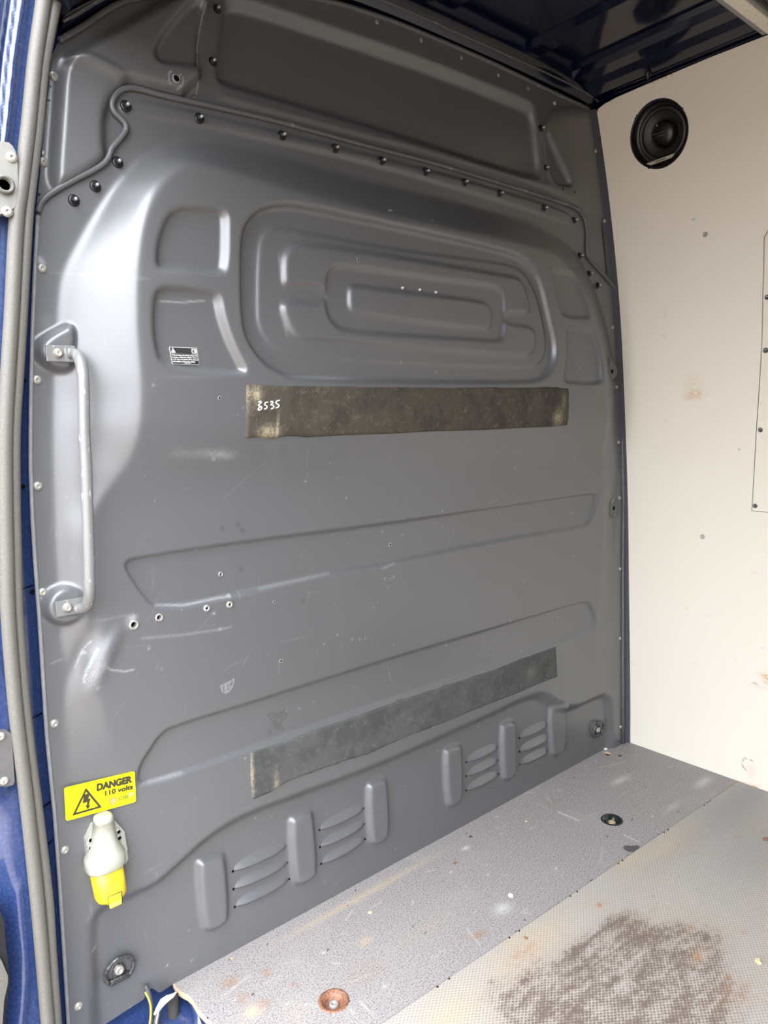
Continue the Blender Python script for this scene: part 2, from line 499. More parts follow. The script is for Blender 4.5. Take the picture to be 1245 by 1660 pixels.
# handle bosses, levelled pads
G.raise_([(0.0979, 1.2076), (0.0753, 1.1997), (0.0481, 1.1816), (0.0412, 1.1712), (0.0401, 1.1584), (0.0479, 1.1458), (0.0615, 1.137), (0.0813, 1.1356), (0.0875, 1.1433)], .024, .010, 2, True)
bc = [(0.0498, 0.766)][0]
ring = [(bc[0]+.030*math.cos(a*math.pi/12), bc[1]+.030*math.sin(a*math.pi/12)) for a in range(24)]
G.raise_(ring, .019, .010, 0, True)

PD = .045
# side pockets
for poly in (
    [(0.2199, 1.303), (0.2243, 1.337), (0.2379, 1.3705), (0.2517, 1.3888), (0.2748, 1.4002), (0.3306, 1.4053), (0.3466, 1.4028), (0.3481, 1.3868), (0.3413, 1.3107), (0.3291, 1.3022), (0.2686, 1.3026), (0.2281, 1.301)],
    [(0.2127, 1.256), (0.2258, 1.2669), (0.2664, 1.2688), (0.3166, 1.2663), (0.3256, 1.262), (0.3286, 1.2334), (0.3415, 1.1926), (0.3599, 1.1563), (0.3699, 1.1384), (0.3501, 1.1337), (0.2176, 1.1428), (0.2083, 1.176), (0.2078, 1.215)],
    [(1.2531, 1.4041), (1.2733, 1.4093), (1.3385, 1.4087), (1.3629, 1.3989), (1.3881, 1.3622), (1.414, 1.3214), (1.4144, 1.299), (1.3054, 1.2993), (1.2871, 1.3118), (1.2635, 1.3706)],
    [(1.311, 1.2687), (1.3296, 1.2745), (1.4149, 1.2717), (1.435, 1.2632), (1.4682, 1.2058), (1.4754, 1.1462), (1.464, 1.1293), (1.3126, 1.1306), (1.2965, 1.1446), (1.3122, 1.1638), (1.317, 1.2096)]):
    G.raise_(poly, -.013, .014, 2)
# window-shaped panel
G.raise_([(0.3699, 1.2258), (0.3716, 1.2994), (0.3778, 1.3676), (0.389, 1.3939), (0.415, 1.4197), (0.4551, 1.4357), (0.5222, 1.4412), (0.6713, 1.4395), (0.8451, 1.4379), (1.0787, 1.4329), (1.1236, 1.4272), (1.1749, 1.4087), (1.2111, 1.3774), (1.2438, 1.2904), (1.2697, 1.2293), (1.265, 1.1813), (1.2371, 1.1496), (1.1924, 1.132), (1.0326, 1.1283), (0.6603, 1.1256), (0.4758, 1.1262), (0.4311, 1.141), (0.4012, 1.162), (0.3779, 1.1934)], -.016, .013, 2)
G.raise_([(0.4058, 1.2409), (0.4092, 1.3045), (0.4158, 1.3573), (0.4232, 1.3773), (0.4392, 1.3923), (0.4576, 1.3982), (0.5249, 1.3969), (0.6754, 1.3943), (0.851, 1.3979), (1.0868, 1.4056), (1.1229, 1.4026), (1.1648, 1.3884), (1.2057, 1.3394), (1.2382, 1.2499), (1.2385, 1.2071), (1.2161, 1.1787), (1.1817, 1.1671), (1.0409, 1.1648), (0.6674, 1.1644), (0.4728, 1.1662), (0.4413, 1.1795), (0.4164, 1.2015), (0.4062, 1.2258)], .004, .0075, 2)
G.raise_([(0.4602, 1.2933), (0.4627, 1.3427), (0.4744, 1.3637), (0.5018, 1.3738), (0.5798, 1.3772), (0.6749, 1.3787), (0.8506, 1.3785), (1.0867, 1.3774), (1.1321, 1.3764), (1.153, 1.3523), (1.1695, 1.3098), (1.16, 1.2973), (1.0773, 1.2955), (1.0748, 1.2624), (1.1743, 1.2657), (1.1937, 1.2444), (1.1841, 1.2064), (1.1552, 1.1933), (1.0632, 1.1928), (0.839, 1.1963), (0.6687, 1.2002), (0.5607, 1.2021), (0.4882, 1.2019), (0.4686, 1.2188), (0.4565, 1.2457), (0.4561, 1.2633), (0.4764, 1.2683), (0.5562, 1.2669), (0.5533, 1.3011), (0.4779, 1.2994)], .009, .013, 2)
G.raise_([(0.5545, 1.2966), (0.5587, 1.3256), (0.5709, 1.3384), (0.5933, 1.3455), (0.6738, 1.3462), (0.8425, 1.3467), (1.0211, 1.3498), (1.0556, 1.3461), (1.0752, 1.3238), (1.0725, 1.2379), (1.0524, 1.2239), (0.9985, 1.2241), (0.8396, 1.2227), (0.6661, 1.2209), (0.5883, 1.2213), (0.5623, 1.2395), (0.5529, 1.2597)], -.009, .011, 2)
G.raise_([(0.6098, 1.2664), (0.6113, 1.3042), (0.6222, 1.31), (0.7018, 1.3103), (0.8416, 1.3104), (0.9891, 1.311), (1.0164, 1.3063), (1.029, 1.2849), (1.0266, 1.2566), (1.0115, 1.2486), (0.8403, 1.2516), (0.7, 1.2549), (0.6233, 1.2579)], .008, .010, 2)
# two long swages
G.raise_([(0.1466, 0.8161), (0.1502, 0.8229), (0.1651, 0.827), (0.376, 0.8283), (0.6726, 0.8236), (1.0666, 0.8234), (1.4735, 0.8241), (1.5132, 0.8208), (1.5196, 0.8077), (1.4989, 0.7669), (1.4781, 0.7406), (1.4453, 0.7337), (1.0659, 0.7399), (0.7199, 0.7351), (0.5637, 0.739), (0.3971, 0.7318), (0.2588, 0.7288), (0.2187, 0.7319), (0.1946, 0.7387), (0.1793, 0.7534), (0.1601, 0.7856)], -.0095, .006, 1)
G.raise_([(0.1468, 0.438), (0.1527, 0.4597), (0.1695, 0.48), (0.1901, 0.504), (0.2136, 0.5127), (0.3854, 0.5125), (0.4675, 0.514), (0.6617, 0.5161), (1.1115, 0.514), (1.2038, 0.5134), (1.434, 0.5125), (1.4888, 0.506), (1.5078, 0.4877), (1.534, 0.4434), (1.528, 0.4259), (1.4781, 0.4197), (1.063, 0.4126), (0.9283, 0.4134), (0.6582, 0.4163), (0.4223, 0.4182), (0.2275, 0.4186), (0.1643, 0.4192), (0.1503, 0.4254)], -.0095, .006, 1)
# upright ribs in the recess
for poly in (
    [(0.2553, 0.2204), (0.2656, 0.2234), (0.3017, 0.2204), (0.3115, 0.2084), (0.3125, 0.0868), (0.3037, 0.0741), (0.272, 0.0732), (0.2586, 0.0878)],
    [(0.4627, 0.2221), (0.4722, 0.2293), (0.5095, 0.2299), (0.5198, 0.2133), (0.5237, 0.0844), (0.5119, 0.074), (0.4787, 0.0737), (0.4655, 0.0896)],
    [(0.6706, 0.2222), (0.6817, 0.23), (0.7147, 0.2287), (0.7273, 0.2136), (0.7292, 0.0956), (0.7192, 0.0782), (0.691, 0.0747), (0.6715, 0.092)],
    [(0.9147, 0.227), (0.93, 0.2332), (0.9629, 0.2307), (0.9761, 0.2149), (0.9764, 0.0889), (0.9649, 0.0765), (0.9379, 0.0719), (0.9207, 0.0916)],
    [(1.128, 0.2276), (1.143, 0.2334), (1.1736, 0.2294), (1.189, 0.216), (1.1887, 0.0833), (1.1782, 0.0691), (1.1498, 0.0685), (1.1321, 0.0854)],
    [(1.3361, 0.2158), (1.3532, 0.2219), (1.3941, 0.2197), (1.4092, 0.1985), (1.4135, 0.0836), (1.3987, 0.0675), (1.3603, 0.067), (1.3427, 0.086)]):
    G.raise_(poly, .0135, .014, 1)
# stiffened strip under the seam, carrying the studs
G.raise_([(0.1941, 1.5538), (0.2183, 1.571), (0.3428, 1.577), (0.5608, 1.583), (0.8886, 1.5884), (1.0926, 1.5869), (1.3863, 1.5813), (1.4196, 1.5565), (1.4004, 1.5505), (1.1373, 1.5634), (0.6948, 1.5705), (0.5318, 1.5646), (0.3417, 1.5587), (0.2166, 1.5462)], .005, .006, 1)
# dents and creases
for (x, z, a, b, d, an) in [(*[(0.0967, 0.6613)][0], .012, .030, .007, -.5), (*[(0.0707, 0.6831)][0], .010, .035, -.007, -.35), (*[(0.1193, 0.693)][0], .008, .02, .003, -.6),
                            (*[(0.4187, 0.9796)][0], .012, .02, -.003, .8), (*[(0.433, 0.9983)][0], .02, .010, .002, .5), (*[(0.7324, 1.4697)][0], .03, .02, -.003, 0),
                            (*[(0.1067, 1.0875)][0], .03, .02, -.0015, 0), (*[(0.1113, 1.0202)][0], .02, .03, -.0015, 0), (*[(0.7383, 0.982)][0], .012, .02, -.0015, 0)]:
    G.blob(x, z, a, b, d, None, an)
for _ in range(60):
    G.blob(random.uniform(.1, 1.6), random.uniform(.1, 1.3), random.uniform(.01, .05), random.uniform(.01, .05), random.uniform(-.0008, .0008))
G.H = G.blur(G.H, 1)

# ---- upper sheet relief on its own copy of the grid
GU = Grid(.03, 1.62, 1.30, 1.90, .0035)
GU.raise_([(0.3781, 1.6542), (0.39, 1.7158), (0.4002, 1.7668), (0.4093, 1.7797), (0.434, 1.7868), (0.5725, 1.795), (0.8966, 1.8102), (1.1997, 1.8107), (1.2402, 1.8092), (1.2573, 1.7872), (1.2698, 1.7169), (1.2801, 1.6597), (1.2602, 1.6425), (0.8928, 1.6468), (0.6499, 1.6472), (0.4051, 1.6431), (0.3834, 1.6435)], -.020, .022, 2)
GU.raise_([(0.1094, 1.5871), (0.1197, 1.6039), (0.1375, 1.6107), (0.187, 1.6027), (0.211, 1.5944), (0.1868, 1.5733), (0.169, 1.5414), (0.1642, 1.4887), (0.1666, 1.4697), (0.1369, 1.4426), (0.094, 1.4111), (0.088, 1.4154), (0.0866, 1.4313), (0.0978, 1.5067)], .017, .018, 2)
GU.raise_([(0.1191, 1.5968), (0.1273, 1.6096), (0.244, 1.7049), (0.3222, 1.7668), (0.3745, 1.79), (0.344, 1.7216), (0.3319, 1.6003), (0.211, 1.5944), (0.1396, 1.6024)], .024, .020, 1)
GU.raise_([(0.2544, 1.6454), (0.2643, 1.669), (0.2911, 1.7054), (0.3265, 1.7471), (0.3416, 1.7558), (0.3502, 1.7489), (0.3462, 1.7028), (0.3423, 1.6574), (0.3292, 1.6469), (0.2922, 1.6398), (0.262, 1.6343)], -.014, .012, 2)
GU.raise_([(1.3023, 1.7608), (1.3176, 1.7583), (1.3676, 1.7038), (1.4113, 1.6659), (1.4034, 1.6457), (1.3444, 1.6475), (1.3234, 1.6603), (1.3103, 1.6984)], -.014, .008, 2)
GU.raise_([(0.3756, 1.6111), (0.5645, 1.6193), (0.8924, 1.63), (1.2356, 1.6336), (1.4037, 1.6177), (1.4799, 1.6016), (1.5626, 1.6065), (1.6318, 1.3514), (1.9868, 1.3789), (1.9529, 2.0217), (1.4977, 1.8749), (1.2597, 1.8023), (1.3235, 1.6528), (1.2852, 1.6307), (0.8925, 1.6339), (0.5647, 1.6249), (0.3883, 1.6245)], .004, .012, 1)
GU.H = GU.blur(GU.H, 1)

# ---- wear painted as stains and scratches with a shape of their own
W = G.c('wear'); DK = G.c('dark')
def scuff(px, rx, rz, amt=.6, ang=0.0): G.blob(px[0], px[1], rx, rz, amt, W, ang)
for p, rx, rz, a, an in [([(0.2899, 0.9972)][0], .05, .008, .55, 0), ([(0.3309, 0.9898)][0], .02, .006, .5, -.2), ([(0.2399, 1.01)][0], .012, .012, .25, 0),
                      ([(0.2583, 1.1257)][0], .05, .003, .5, 0), ([(0.5365, 1.1308)][0], .09, .0035, .7, 0), ([(0.8327, 1.1309)][0], .12, .003, .35, 0),
                      ([(0.242, 1.2912)][0], .05, .004, .35, 0), ([(0.2775, 1.2551)][0], .05, .003, .35, 0), ([(0.0802, 0.6392)][0], .010, .022, .75, -.4),
                      ([(0.0997, 0.6606)][0], .008, .020, .55, -.5), ([(0.1491, 0.7185)][0], .010, .010, .9, 0), ([(0.1519, 0.7286)][0], .006, .004, .8, 0),
                      ([(0.0047, 0.7578)][0], .01, .03, .4, 0), ([(0.1514, 0.855)][0], .03, .02, .12, 0), ([(0.093, 0.812)][0], .015, .02, .3, 0),
                      ([(0.0667, 0.8461)][0], .012, .02, .3, 0), ([(0.4245, 0.4622)][0], .012, .010, .35, 0), ([(0.0594, 1.2111)][0], .012, .010, .5, .5),
                      ([(0.4561, 1.3419)][0], .003, .012, .8, 0), ([(0.4631, 1.2162)][0], .004, .014, .7, .3), ([(0.4887, 0.0907)][0], .012, .010, .45, 0)]:
    scuff(p, rx, rz, a*.65, an)
for line, wd, a in [
    ([(0.1662, 0.688), (0.2324, 0.6791), (0.3161, 0.6728), (0.3351, 0.6735)], .0025, .45), ([(0.0976, 0.659), (0.1108, 0.6462), (0.1309, 0.638), (0.1487, 0.6368)], .0014, .9),
    ([(0.0602, 0.6598), (0.072, 0.688), (0.0847, 0.7006)], .0015, .7), ([(0.068, 0.634), (0.0732, 0.6514), (0.0824, 0.67), (0.0916, 0.6866)], .002, .8),
    ([(0.087, 0.7312), (0.1273, 0.7335), (0.1533, 0.7337)], .0018, .4), ([(0.1338, 0.6791), (0.1815, 0.6737)], .0014, .35),
    ([(0.1947, 0.7398), (0.2472, 0.7299), (0.3133, 0.7313), (0.3371, 0.7305)], .0018, .75), ([(0.3565, 0.7353), (0.3555, 0.7178)], .0012, .6),
    ([(0.0406, 0.7507), (0.0777, 0.7372), (0.0972, 0.7363)], .0014, .3), ([(0.0717, 1.2856), (0.1254, 1.2826), (0.2028, 1.2796)], .0022, .35), ([(0.0992, 1.2977), (0.1536, 1.281), (0.1925, 1.2757)], .002, .3),
    ([(0.2233, 1.2478), (0.2638, 1.2492), (0.3031, 1.2555)], .0016, .7), ([(0.3325, 0.913), (0.3916, 0.9586), (0.4186, 0.9762)], .0012, .4),
    ([(0.0569, 1.3025), (0.0601, 1.2983)], .004, .9), ([(0.4397, 0.622), (0.5049, 0.6165)], .0014, .45), ([(0.5016, 0.7074), (0.5392, 0.7072)], .0012, .5),
    ([(0.7037, 0.7266), (0.7395, 0.7336)], .0022, .6), ([(0.3999, 0.7337), (0.5637, 0.7378)], .003, .45), ([(0.1502, 0.4232), (0.2275, 0.4186)], .003, .5),
    ([(0.0806, 1.4003), (0.1235, 1.3814), (0.1632, 1.4151)], .0012, .25), ([(0.6115, 0.3687), (0.6081, 0.2844)], .0012, .3), ([(0.0236, 0.6741), (0.0406, 0.6751)], .0012, .7)]:
    G.stroke(line, wd, a, W)
for _ in range(230):
    x = random.uniform(.02, 1.60); z = random.uniform(.05, 1.25)
    if random.random() < .45: x = random.uniform(.02, .7); z = random.uniform(.1, 1.1)
    L = random.expovariate(1/.016); a = random.choice([math.pi/2, math.pi/2, .2, 1.0, random.uniform(0, 3.1)])+random.gauss(0, .15)
    G.stroke([(x, z), (x+L*math.cos(a), z+L*math.sin(a))], random.uniform(.0009, .0016), random.uniform(.1, .5), W)
for _ in range(160):
    G.blob(random.uniform(.02, 1.6), random.uniform(.02, 1.2), .0022, .0022, random.uniform(.3, 1.0), W)
# scratched shield doodle and its stripes, and the torn tape mark
for pl in ([(0.31, 0.5653), (0.3258, 0.5673), (0.3359, 0.5708), (0.3347, 0.5609), (0.3282, 0.5518), (0.3181, 0.5484), (0.3119, 0.5547), (0.31, 0.5653)],
           [(0.3175, 0.5664), (0.3185, 0.5545)], [(0.3218, 0.5665), (0.3224, 0.554)], [(0.3258, 0.5673), (0.3261, 0.5555)]):
    G.stroke(pl, .0014, .8, W)
for pl in ([(0.4139, 0.4735), (0.4254, 0.4737), (0.4326, 0.468), (0.4429, 0.4704), (0.4572, 0.4689), (0.4577, 0.4583), (0.4471, 0.4523), (0.4391, 0.4457), (0.4487, 0.4336), (0.4312, 0.4399), (0.4269, 0.4539), (0.4138, 0.4713)],
           [(0.4224, 0.4643), (0.4475, 0.4613)], [(0.4322, 0.4591), (0.4339, 0.4427)]):
    G.stroke(pl, .0018, .75, DK)
for p in [(1.1658, 0.5805), (1.1734, 0.589), (0.3269, 0.8585), (0.3586, 0.8628), (0.3668, 0.8504), (0.3666, 0.7759), (0.4965, 0.6932), (0.4176, 0.4363)]:
    G.blob(p[0], p[1], .003, .004, .8, DK)

WR = GU.c('wear'); GU.c('dark')
for _ in range(60):
    x = random.uniform(.06, .5); z = random.uniform(1.35, 1.75)
    L = random.expovariate(1/.02); a = random.uniform(0, 3.1)
    GU.stroke([(x, z), (x+L*math.cos(a), z+L*math.sin(a))], .0012, random.uniform(.1, .4), WR)
for a0, a1 in ((-1.1, .9), (2.1, 3.9)):
    hc = [(0.2869, 1.613)][0]
    GU.stroke([(hc[0]+.0125*math.cos(a0+(a1-a0)*k/8), hc[1]+.0125*math.sin(a0+(a1-a0)*k/8)) for k in range(9)], .0014, .9, WR)

BH = empty('wall_front', (0, 0, 0), 'grey painted steel bulkhead with pressed swages at the front of the load area', 'bulkhead wall', kind='structure')
fp = lambda u, v, h: np.stack([u, -h, v], 1)
fpu = lambda u, v, h: np.stack([u, .004-h, v], 1)

low_edge = [(0.0025, 0.0004), (0.0025, 0.0526), (0.0055, 0.182), (0.008, 0.3031), (0.0095, 0.4219), (0.0086, 0.5072), (0.0081, 0.5597), (0.0105, 0.6722), (0.0123, 0.7524), (0.0131, 0.8315), (0.0149, 0.9092), (0.0184, 0.9857), (0.0229, 1.0423), (0.0298, 1.1171), (0.0375, 1.1913), (0.0461, 1.265), (0.0531, 1.3201), (0.0593, 1.3658)]
seam = [(0.0597, 1.3703), (0.0632, 1.3816), (0.0711, 1.3927), (0.0864, 1.4061), (0.1152, 1.4267), (0.1467, 1.4473), (0.1651, 1.462), (0.1738, 1.4749), (0.1775, 1.485), (0.1894, 1.4997), (0.1982, 1.5109), (0.2039, 1.5216), (0.2025, 1.5297), (0.195, 1.5364), (0.1866, 1.5428), (0.1833, 1.5522), (0.1871, 1.5642), (0.1958, 1.5756), (0.2104, 1.5849), (0.2309, 1.5883), (0.2695, 1.5886), (0.3452, 1.5926), (0.4552, 1.5982), (0.5636, 1.6002), (0.7162, 1.602), (0.8919, 1.6054), (1.0961, 1.6037), (1.2854, 1.6007), (1.4178, 1.5964), (1.4487, 1.5854), (1.4661, 1.5673), (1.4752, 1.5395), (1.4762, 1.4843), (1.494, 1.4668), (1.5239, 1.452), (1.5825, 1.4246), (1.6143, 1.4071), (1.6277, 1.3859), (1.6351, 1.3517)]
right_edge = [(1.6393, 1.317), (1.6499, 1.1757), (1.6652, 0.9942), (1.6787, 0.7696), (1.6799, 0.6167), (1.6858, 0.4207), (1.6918, 0.2196), (1.6984, 0.0028)]
seam_s = spline(seam, 4)
bottom = [(right_edge[-1][0], -.006), (.25, -.006)] + [(0.1975, 0.0004), (0.1926, 0.0006), (0.1718, -0.0028), (0.1648, 0), (0.1605, 0.0075), (0.1539, 0.0151), (0.1469, 0.0154), (0.1417, 0.0083), (0.1378, 0.0019), (0.0999, -0.0017), (0.0665, -0.0059)] + [(0.0401, 0.0096)]
low_poly = low_edge + seam_s + right_edge + bottom
holes_big = [(*[(0.1541, 0.7143)][0], .0062), (*[(0.1988, 0.7182)][0], .0052), (*[(0.3232, 0.7734)][0], .0033)]
lower = G.build('lower_panel', fp, M_BULK, low_poly, holes_big, BH, chans=('wear', 'dark'))

GU.H -= .02*sstep((-GU.sdf(low_poly)-.003)/.009)      # the upper sheets run behind the lower one
top_edge_l = [(0.0993, 1.6052), (0.1108, 1.6276), (0.1436, 1.6549), (0.2198, 1.7191)]
top_w = top_edge_l + [(.32, 1.762), (.46, 1.812), (.603, 1.846), (.75, 1.862)] + [(0.8979, 1.8667), (1.0984, 1.8685), (1.3347, 1.8633), (1.4836, 1.8621)]
left_up = [(0.0553, 1.3473), (0.0571, 1.3699), (0.0624, 1.3931), (0.0688, 1.4297), (0.0787, 1.4891), (0.0896, 1.5486)]
right_up = [(1.5068, 1.8536), (1.5224, 1.8018), (1.5511, 1.7111), (1.5811, 1.6011), (1.6027, 1.4863), (1.624, 1.4029), (1.6457, 1.3174)]
split_l = [(0.3593, 1.8236), (0.3557, 1.7643), (0.3428, 1.7017), (0.3374, 1.6511), (0.3349, 1.6109), (0.3298, 1.6017), (0.3301, 1.5699)]
split_r = [(1.2546, 1.866), (1.2646, 1.8035), (1.2847, 1.7348), (1.3056, 1.6344), (1.3503, 1.5732)]
cl = left_up + top_edge_l + [(.32, 1.762), (.36, 1.775)] + split_l + [(.36, 1.45), (.2, 1.42)]
GU.build('corner_panel', fpu, M_BULK, cl, parent=BH, chans=('wear', 'dark'))
cr = [(1.25, 1.55)] + split_r[::-1] + [(1.2595, 1.8658), (1.3347, 1.8633), (1.4836, 1.8621)] + right_up + [(1.6, 1.40), (1.4, 1.45)]
GU.build('corner_panel', fpu, M_BULK, cr, parent=BH, chans=('wear', 'dark'))
cu = split_l[::-1][1:] + [(.36, 1.777), (.46, 1.812), (.603, 1.846), (.75, 1.862)] + [(0.8979, 1.8667), (1.0984, 1.8685), (1.2546, 1.866)] + split_r + [(1.3, 1.50), (.36, 1.47)]
GU.build('upper_panel', fpu, M_BULK, cu, parent=BH, off=.0025, chans=('wear', 'dark'))

def hy(x, z, extra=0.0):
    """y of the bulkhead surface at x, z"""
    return -G.at(x, z)-extra

def hyu(x, z, extra=0.0): return .004-GU.at(x, z)-extra

# lips, rolled edges and seams
bm = bmesh.new(); tube(bm, [(x, hy(x, z)-.004, z) for x, z in seam_s], .0046, 8, up=Vector((0, 1, 0)))
obj('seam_bead', bm, M_GREY, BH)
bm = bmesh.new(); tube(bm, [(x, hy(x, z, .001)-.001, z) for x, z in low_edge], .0032, 8, up=Vector((0, 1, 0)))
obj('edge_lip', bm, M_LIP, BH)
bm = bmesh.new(); tube(bm, [(x+.001, hy(x, z)-.003, z) for x, z in right_edge if z > .0], .0042, 8, up=Vector((0, 1, 0)))
obj('edge_lip', bm, M_GREY, BH)
bm = bmesh.new(); tube(bm, [(x, .000, z) for x, z in spline(top_w[1:], 4)], .005, 8, up=Vector((0, 1, 0)))
obj('top_lip', bm, M_GREY, BH)
bm = bmesh.new(); tube(bm, [(x, hyu(x, z, .0005), z) for x, z in spline(split_l[1:-1], 4)], .0016, 6, up=Vector((0, 1, 0)))
obj('panel_overlap_edge', bm, M_LIP, BH)

# louvres: six and six between the ribs
def louvre(p, q, parent):
    (x0, z0), (x1, z1) = p, q
    L = math.hypot(x1-x0, z1-z0); n = 16; m = 7
    bm = bmesh.new(); rows = []
    yb = .5*(hy(x0, z0)+hy(x1, z1))
    for i in range(n+1):
        s = i/n; e = (1-abs(2*s-1)**2.6)**.8 if 0 < s < 1 else 0
        row = []
        for j in range(m+1):
            r = j/m                      # 0 top, 1 the open lip
            dep = .0120*e*math.sin(r*math.pi/2)**1.3
            hgt = .0005 + .0215*(.55+.45*e)*(1-r) if e > 0 else .010*(1-r)
            row.append(bm.verts.new((x0+(x1-x0)*s, yb+.0012-dep, z0+(z1-z0)*s+hgt-.002)))
        rows.append(row)
    for i in range(n):
        for j in range(m):
            bm.faces.new((rows[i][j], rows[i+1][j], rows[i+1][j+1], rows[i][j+1]))
    # turned-in lip under the hood
    back = [bm.verts.new((r[-1].co.x, yb+.001, r[-1].co.z+.003)) for r in rows]
    for i in range(n): bm.faces.new((rows[i][-1], rows[i+1][-1], back[i+1], back[i]))
    o = obj('louvre', bm, M_BULK, parent)
    bm = bmesh.new()
    for (x, z) in ((x0-.001, z0-.001), (x1+.001, z1)):
        lathe(bm, [(0, .0004), (.0026, .0004), (.0026, -.002)], 10, axis_y(x, yb, z))
    obj('relief_hole', bm, M_HOLE, o, False)
    return o
for p, q in zip([(0.3311, 0.1698), (0.3303, 0.132), (0.3309, 0.0933), (0.5397, 0.1722), (0.5395, 0.1323), (0.5411, 0.0928), (0.9998, 0.1711), (0.9993, 0.1328), (0.9987, 0.0942), (1.2118, 0.1692), (1.2118, 0.1299), (1.2143, 0.0912)],
                [(0.4563, 0.1704), (0.4559, 0.1318), (0.4571, 0.0937), (0.6628, 0.173), (0.6632, 0.1355), (0.6619, 0.0984), (1.1219, 0.1715), (1.1216, 0.1333), (1.1239, 0.0941), (1.3356, 0.1711), (1.3387, 0.1293), (1.3389, 0.09)]):
    louvre(p, q, BH)

# torx screws down the flanges
def screw_mesh(r):
    bm = bmesh.new()
    lathe(bm, [(r, -.001), (r, .0008), (r*.80, .0030), (r*.45, .0040), (r*.34, .0040), (r*.30, .0018), (0, .0018)], 20)
    return bm
def put(o, M, parent):
    o.matrix_world = M
    o.parent = parent
    return o
def copy_at(src, M, parent):
    c = src.copy(); COL.objects.link(c); c.parent = None; c.matrix_world = M; c.parent = parent
    for ch in src.children:
        d = ch.copy(); COL.objects.link(d); d.parent = c
    return c
scr = None
for (x, z) in [(0.1005, 1.575), (0.0754, 1.4469), (0.0594, 1.2892), (0.0389, 1.121), (0.0269, 0.9583), (0.0208, 0.7907), (0.0214, 0.5734), (0.0207, 0.3545), (0.0209, 0.0693)]:
    M = axis_y(x, (hy(x, z) if z < 1.36 else hyu(x, z)), z, 1, random.uniform(0, 6))
    if scr is None: scr = put(obj('torx_screw', screw_mesh(.0072), M_STEEL), M, BH)
    else: copy_at(scr, M, BH)
riv = None
for (x, z) in [(0.6207, 1.8473), (0.7444, 1.8503), (0.8682, 1.8518), (0.992, 1.8521), (1.118, 1.8494), (1.2281, 1.8477), (1.3375, 1.8418), (1.5174, 1.7608), (1.5632, 1.5851), (1.591, 1.4561), (1.611, 1.2959), (1.6349, 1.127), (1.6494, 0.9635), (1.661, 0.7957), (1.6708, 0.5756), (1.6774, 0.3532), (1.6895, 0.0613)]:
    M = axis_y(x, (hy(x, z) if z < 1.44 else hyu(x, z)), z, 1, random.uniform(0, 6))
    if riv is None:
        bm = bmesh.new(); lathe(bm, [(.0056, -.001), (.0056, .001), (.0044, .003), (.002, .0038), (0, .0036)], 16)
        riv = put(obj('dome_rivet', bm, M_STEEL), M, BH)
    else: copy_at(riv, M, BH)

# studs with black nuts
stud = None
for k, (x, z) in enumerate([(0.2053, 1.5559), (0.3328, 1.5671), (0.4991, 1.5757), (0.6214, 1.5786), (0.7418, 1.5797), (0.8668, 1.5817), (0.9894, 1.5822), (1.1112, 1.5791), (1.2826, 1.5728), (1.4179, 1.5646), (1.4446, 1.4758), (1.4886, 1.4336), (1.5308, 1.4064), (0.1872, 1.4679), (0.149, 1.4244), (0.1142, 1.3972)] + [(0.3673, 1.6703), (0.3808, 1.7587), (1.2771, 1.7655), (1.2977, 1.675)]):
    M = axis_y(x, (hy(x, z) if k < 16 else hyu(x, z)), z, 1, random.uniform(0, 6))
    if stud is None:
        bm = bmesh.new(); lathe(bm, [(.0088, -.001), (.0092, .0012), (.0070, .0028), (.0055, .003), (0, .003)], 18)
        stud = put(obj('stud_fixing', bm, M_BLK), M, BH)
        bm = bmesh.new(); lathe(bm, [(.0056, .002), (.0056, .0075), (.0048, .0085), (0, .0085)], 6)
        obj('nut', bm, M_BLK, None, False).parent = stud
        bm = bmesh.new(); lathe(bm, [(.0026, .006), (.0026, .0130), (.0020, .0138), (0, .0138)], 10)
        obj('stud_tip', bm, M_TIP).parent = stud
    else: copy_at(stud, M, BH)

# drilled holes: rolled rims round the three big ones, small dark bores elsewhere
for (x, z, r) in holes_big:
    bm = bmesh.new(); lathe(bm, [(r*.80, -.010), (r*.82, .0012), (r*1.0, .0026), (r*1.32, .0012), (r*1.42, -.001)], 20)
    o = put(obj('hole_rim', bm, M_RAW), axis_y(x, hy(x, z), z), BH)
    bm = bmesh.new(); lathe(bm, [(r*.8, -.009), (0, -.009)], 20); obj('bore', bm, M_HOLE, None, False).parent = o
bore = None
for (x, z, r) in [(*p, r) for p, r in zip([(0.7353, 0.7741), (0.7117, 0.702), (0.7277, 0.6994), (0.4298, 0.703), (0.4405, 0.5818), (0.6186, 0.5864), (0.6385, 0.582), (0.6555, 0.581), (0.7681, 0.5808), (0.9673, 0.6953), (0.458, 0.469), (0.4889, 0.4652), (0.5257, 0.4692), (0.4995, 0.4001)],
                                         [.0035, .0026, .0024, .0026, .0032, .0022, .0024, .0026, .0016, .0018, .0018, .0020, .0018, .0042])] + \
                 [(*p, r) for p, r in zip([(0.3163, 1.0918), (0.728, 1.4678), (0.8428, 1.4647), (0.9562, 1.3581), (0.6332, 1.36)], [.0028, .0036, .0030, .0026, .0030])]:
    M = axis_y(x, hy(x, z), z, r/.003)
    if bore is None:
        bm = bmesh.new(); lathe(bm, [(.0019, .0002), (.0024, .0010), (.0036, .0004), (.0040, -.0006)], 12)
        bore = put(obj('drilled_hole', bm, M_LIP), M, BH)
        bm = bmesh.new(); lathe(bm, [(.0022, .00035), (0, .0003)], 12); obj('bore', bm, M_HOLE, None, False).parent = bore
    else: copy_at(bore, M, BH)
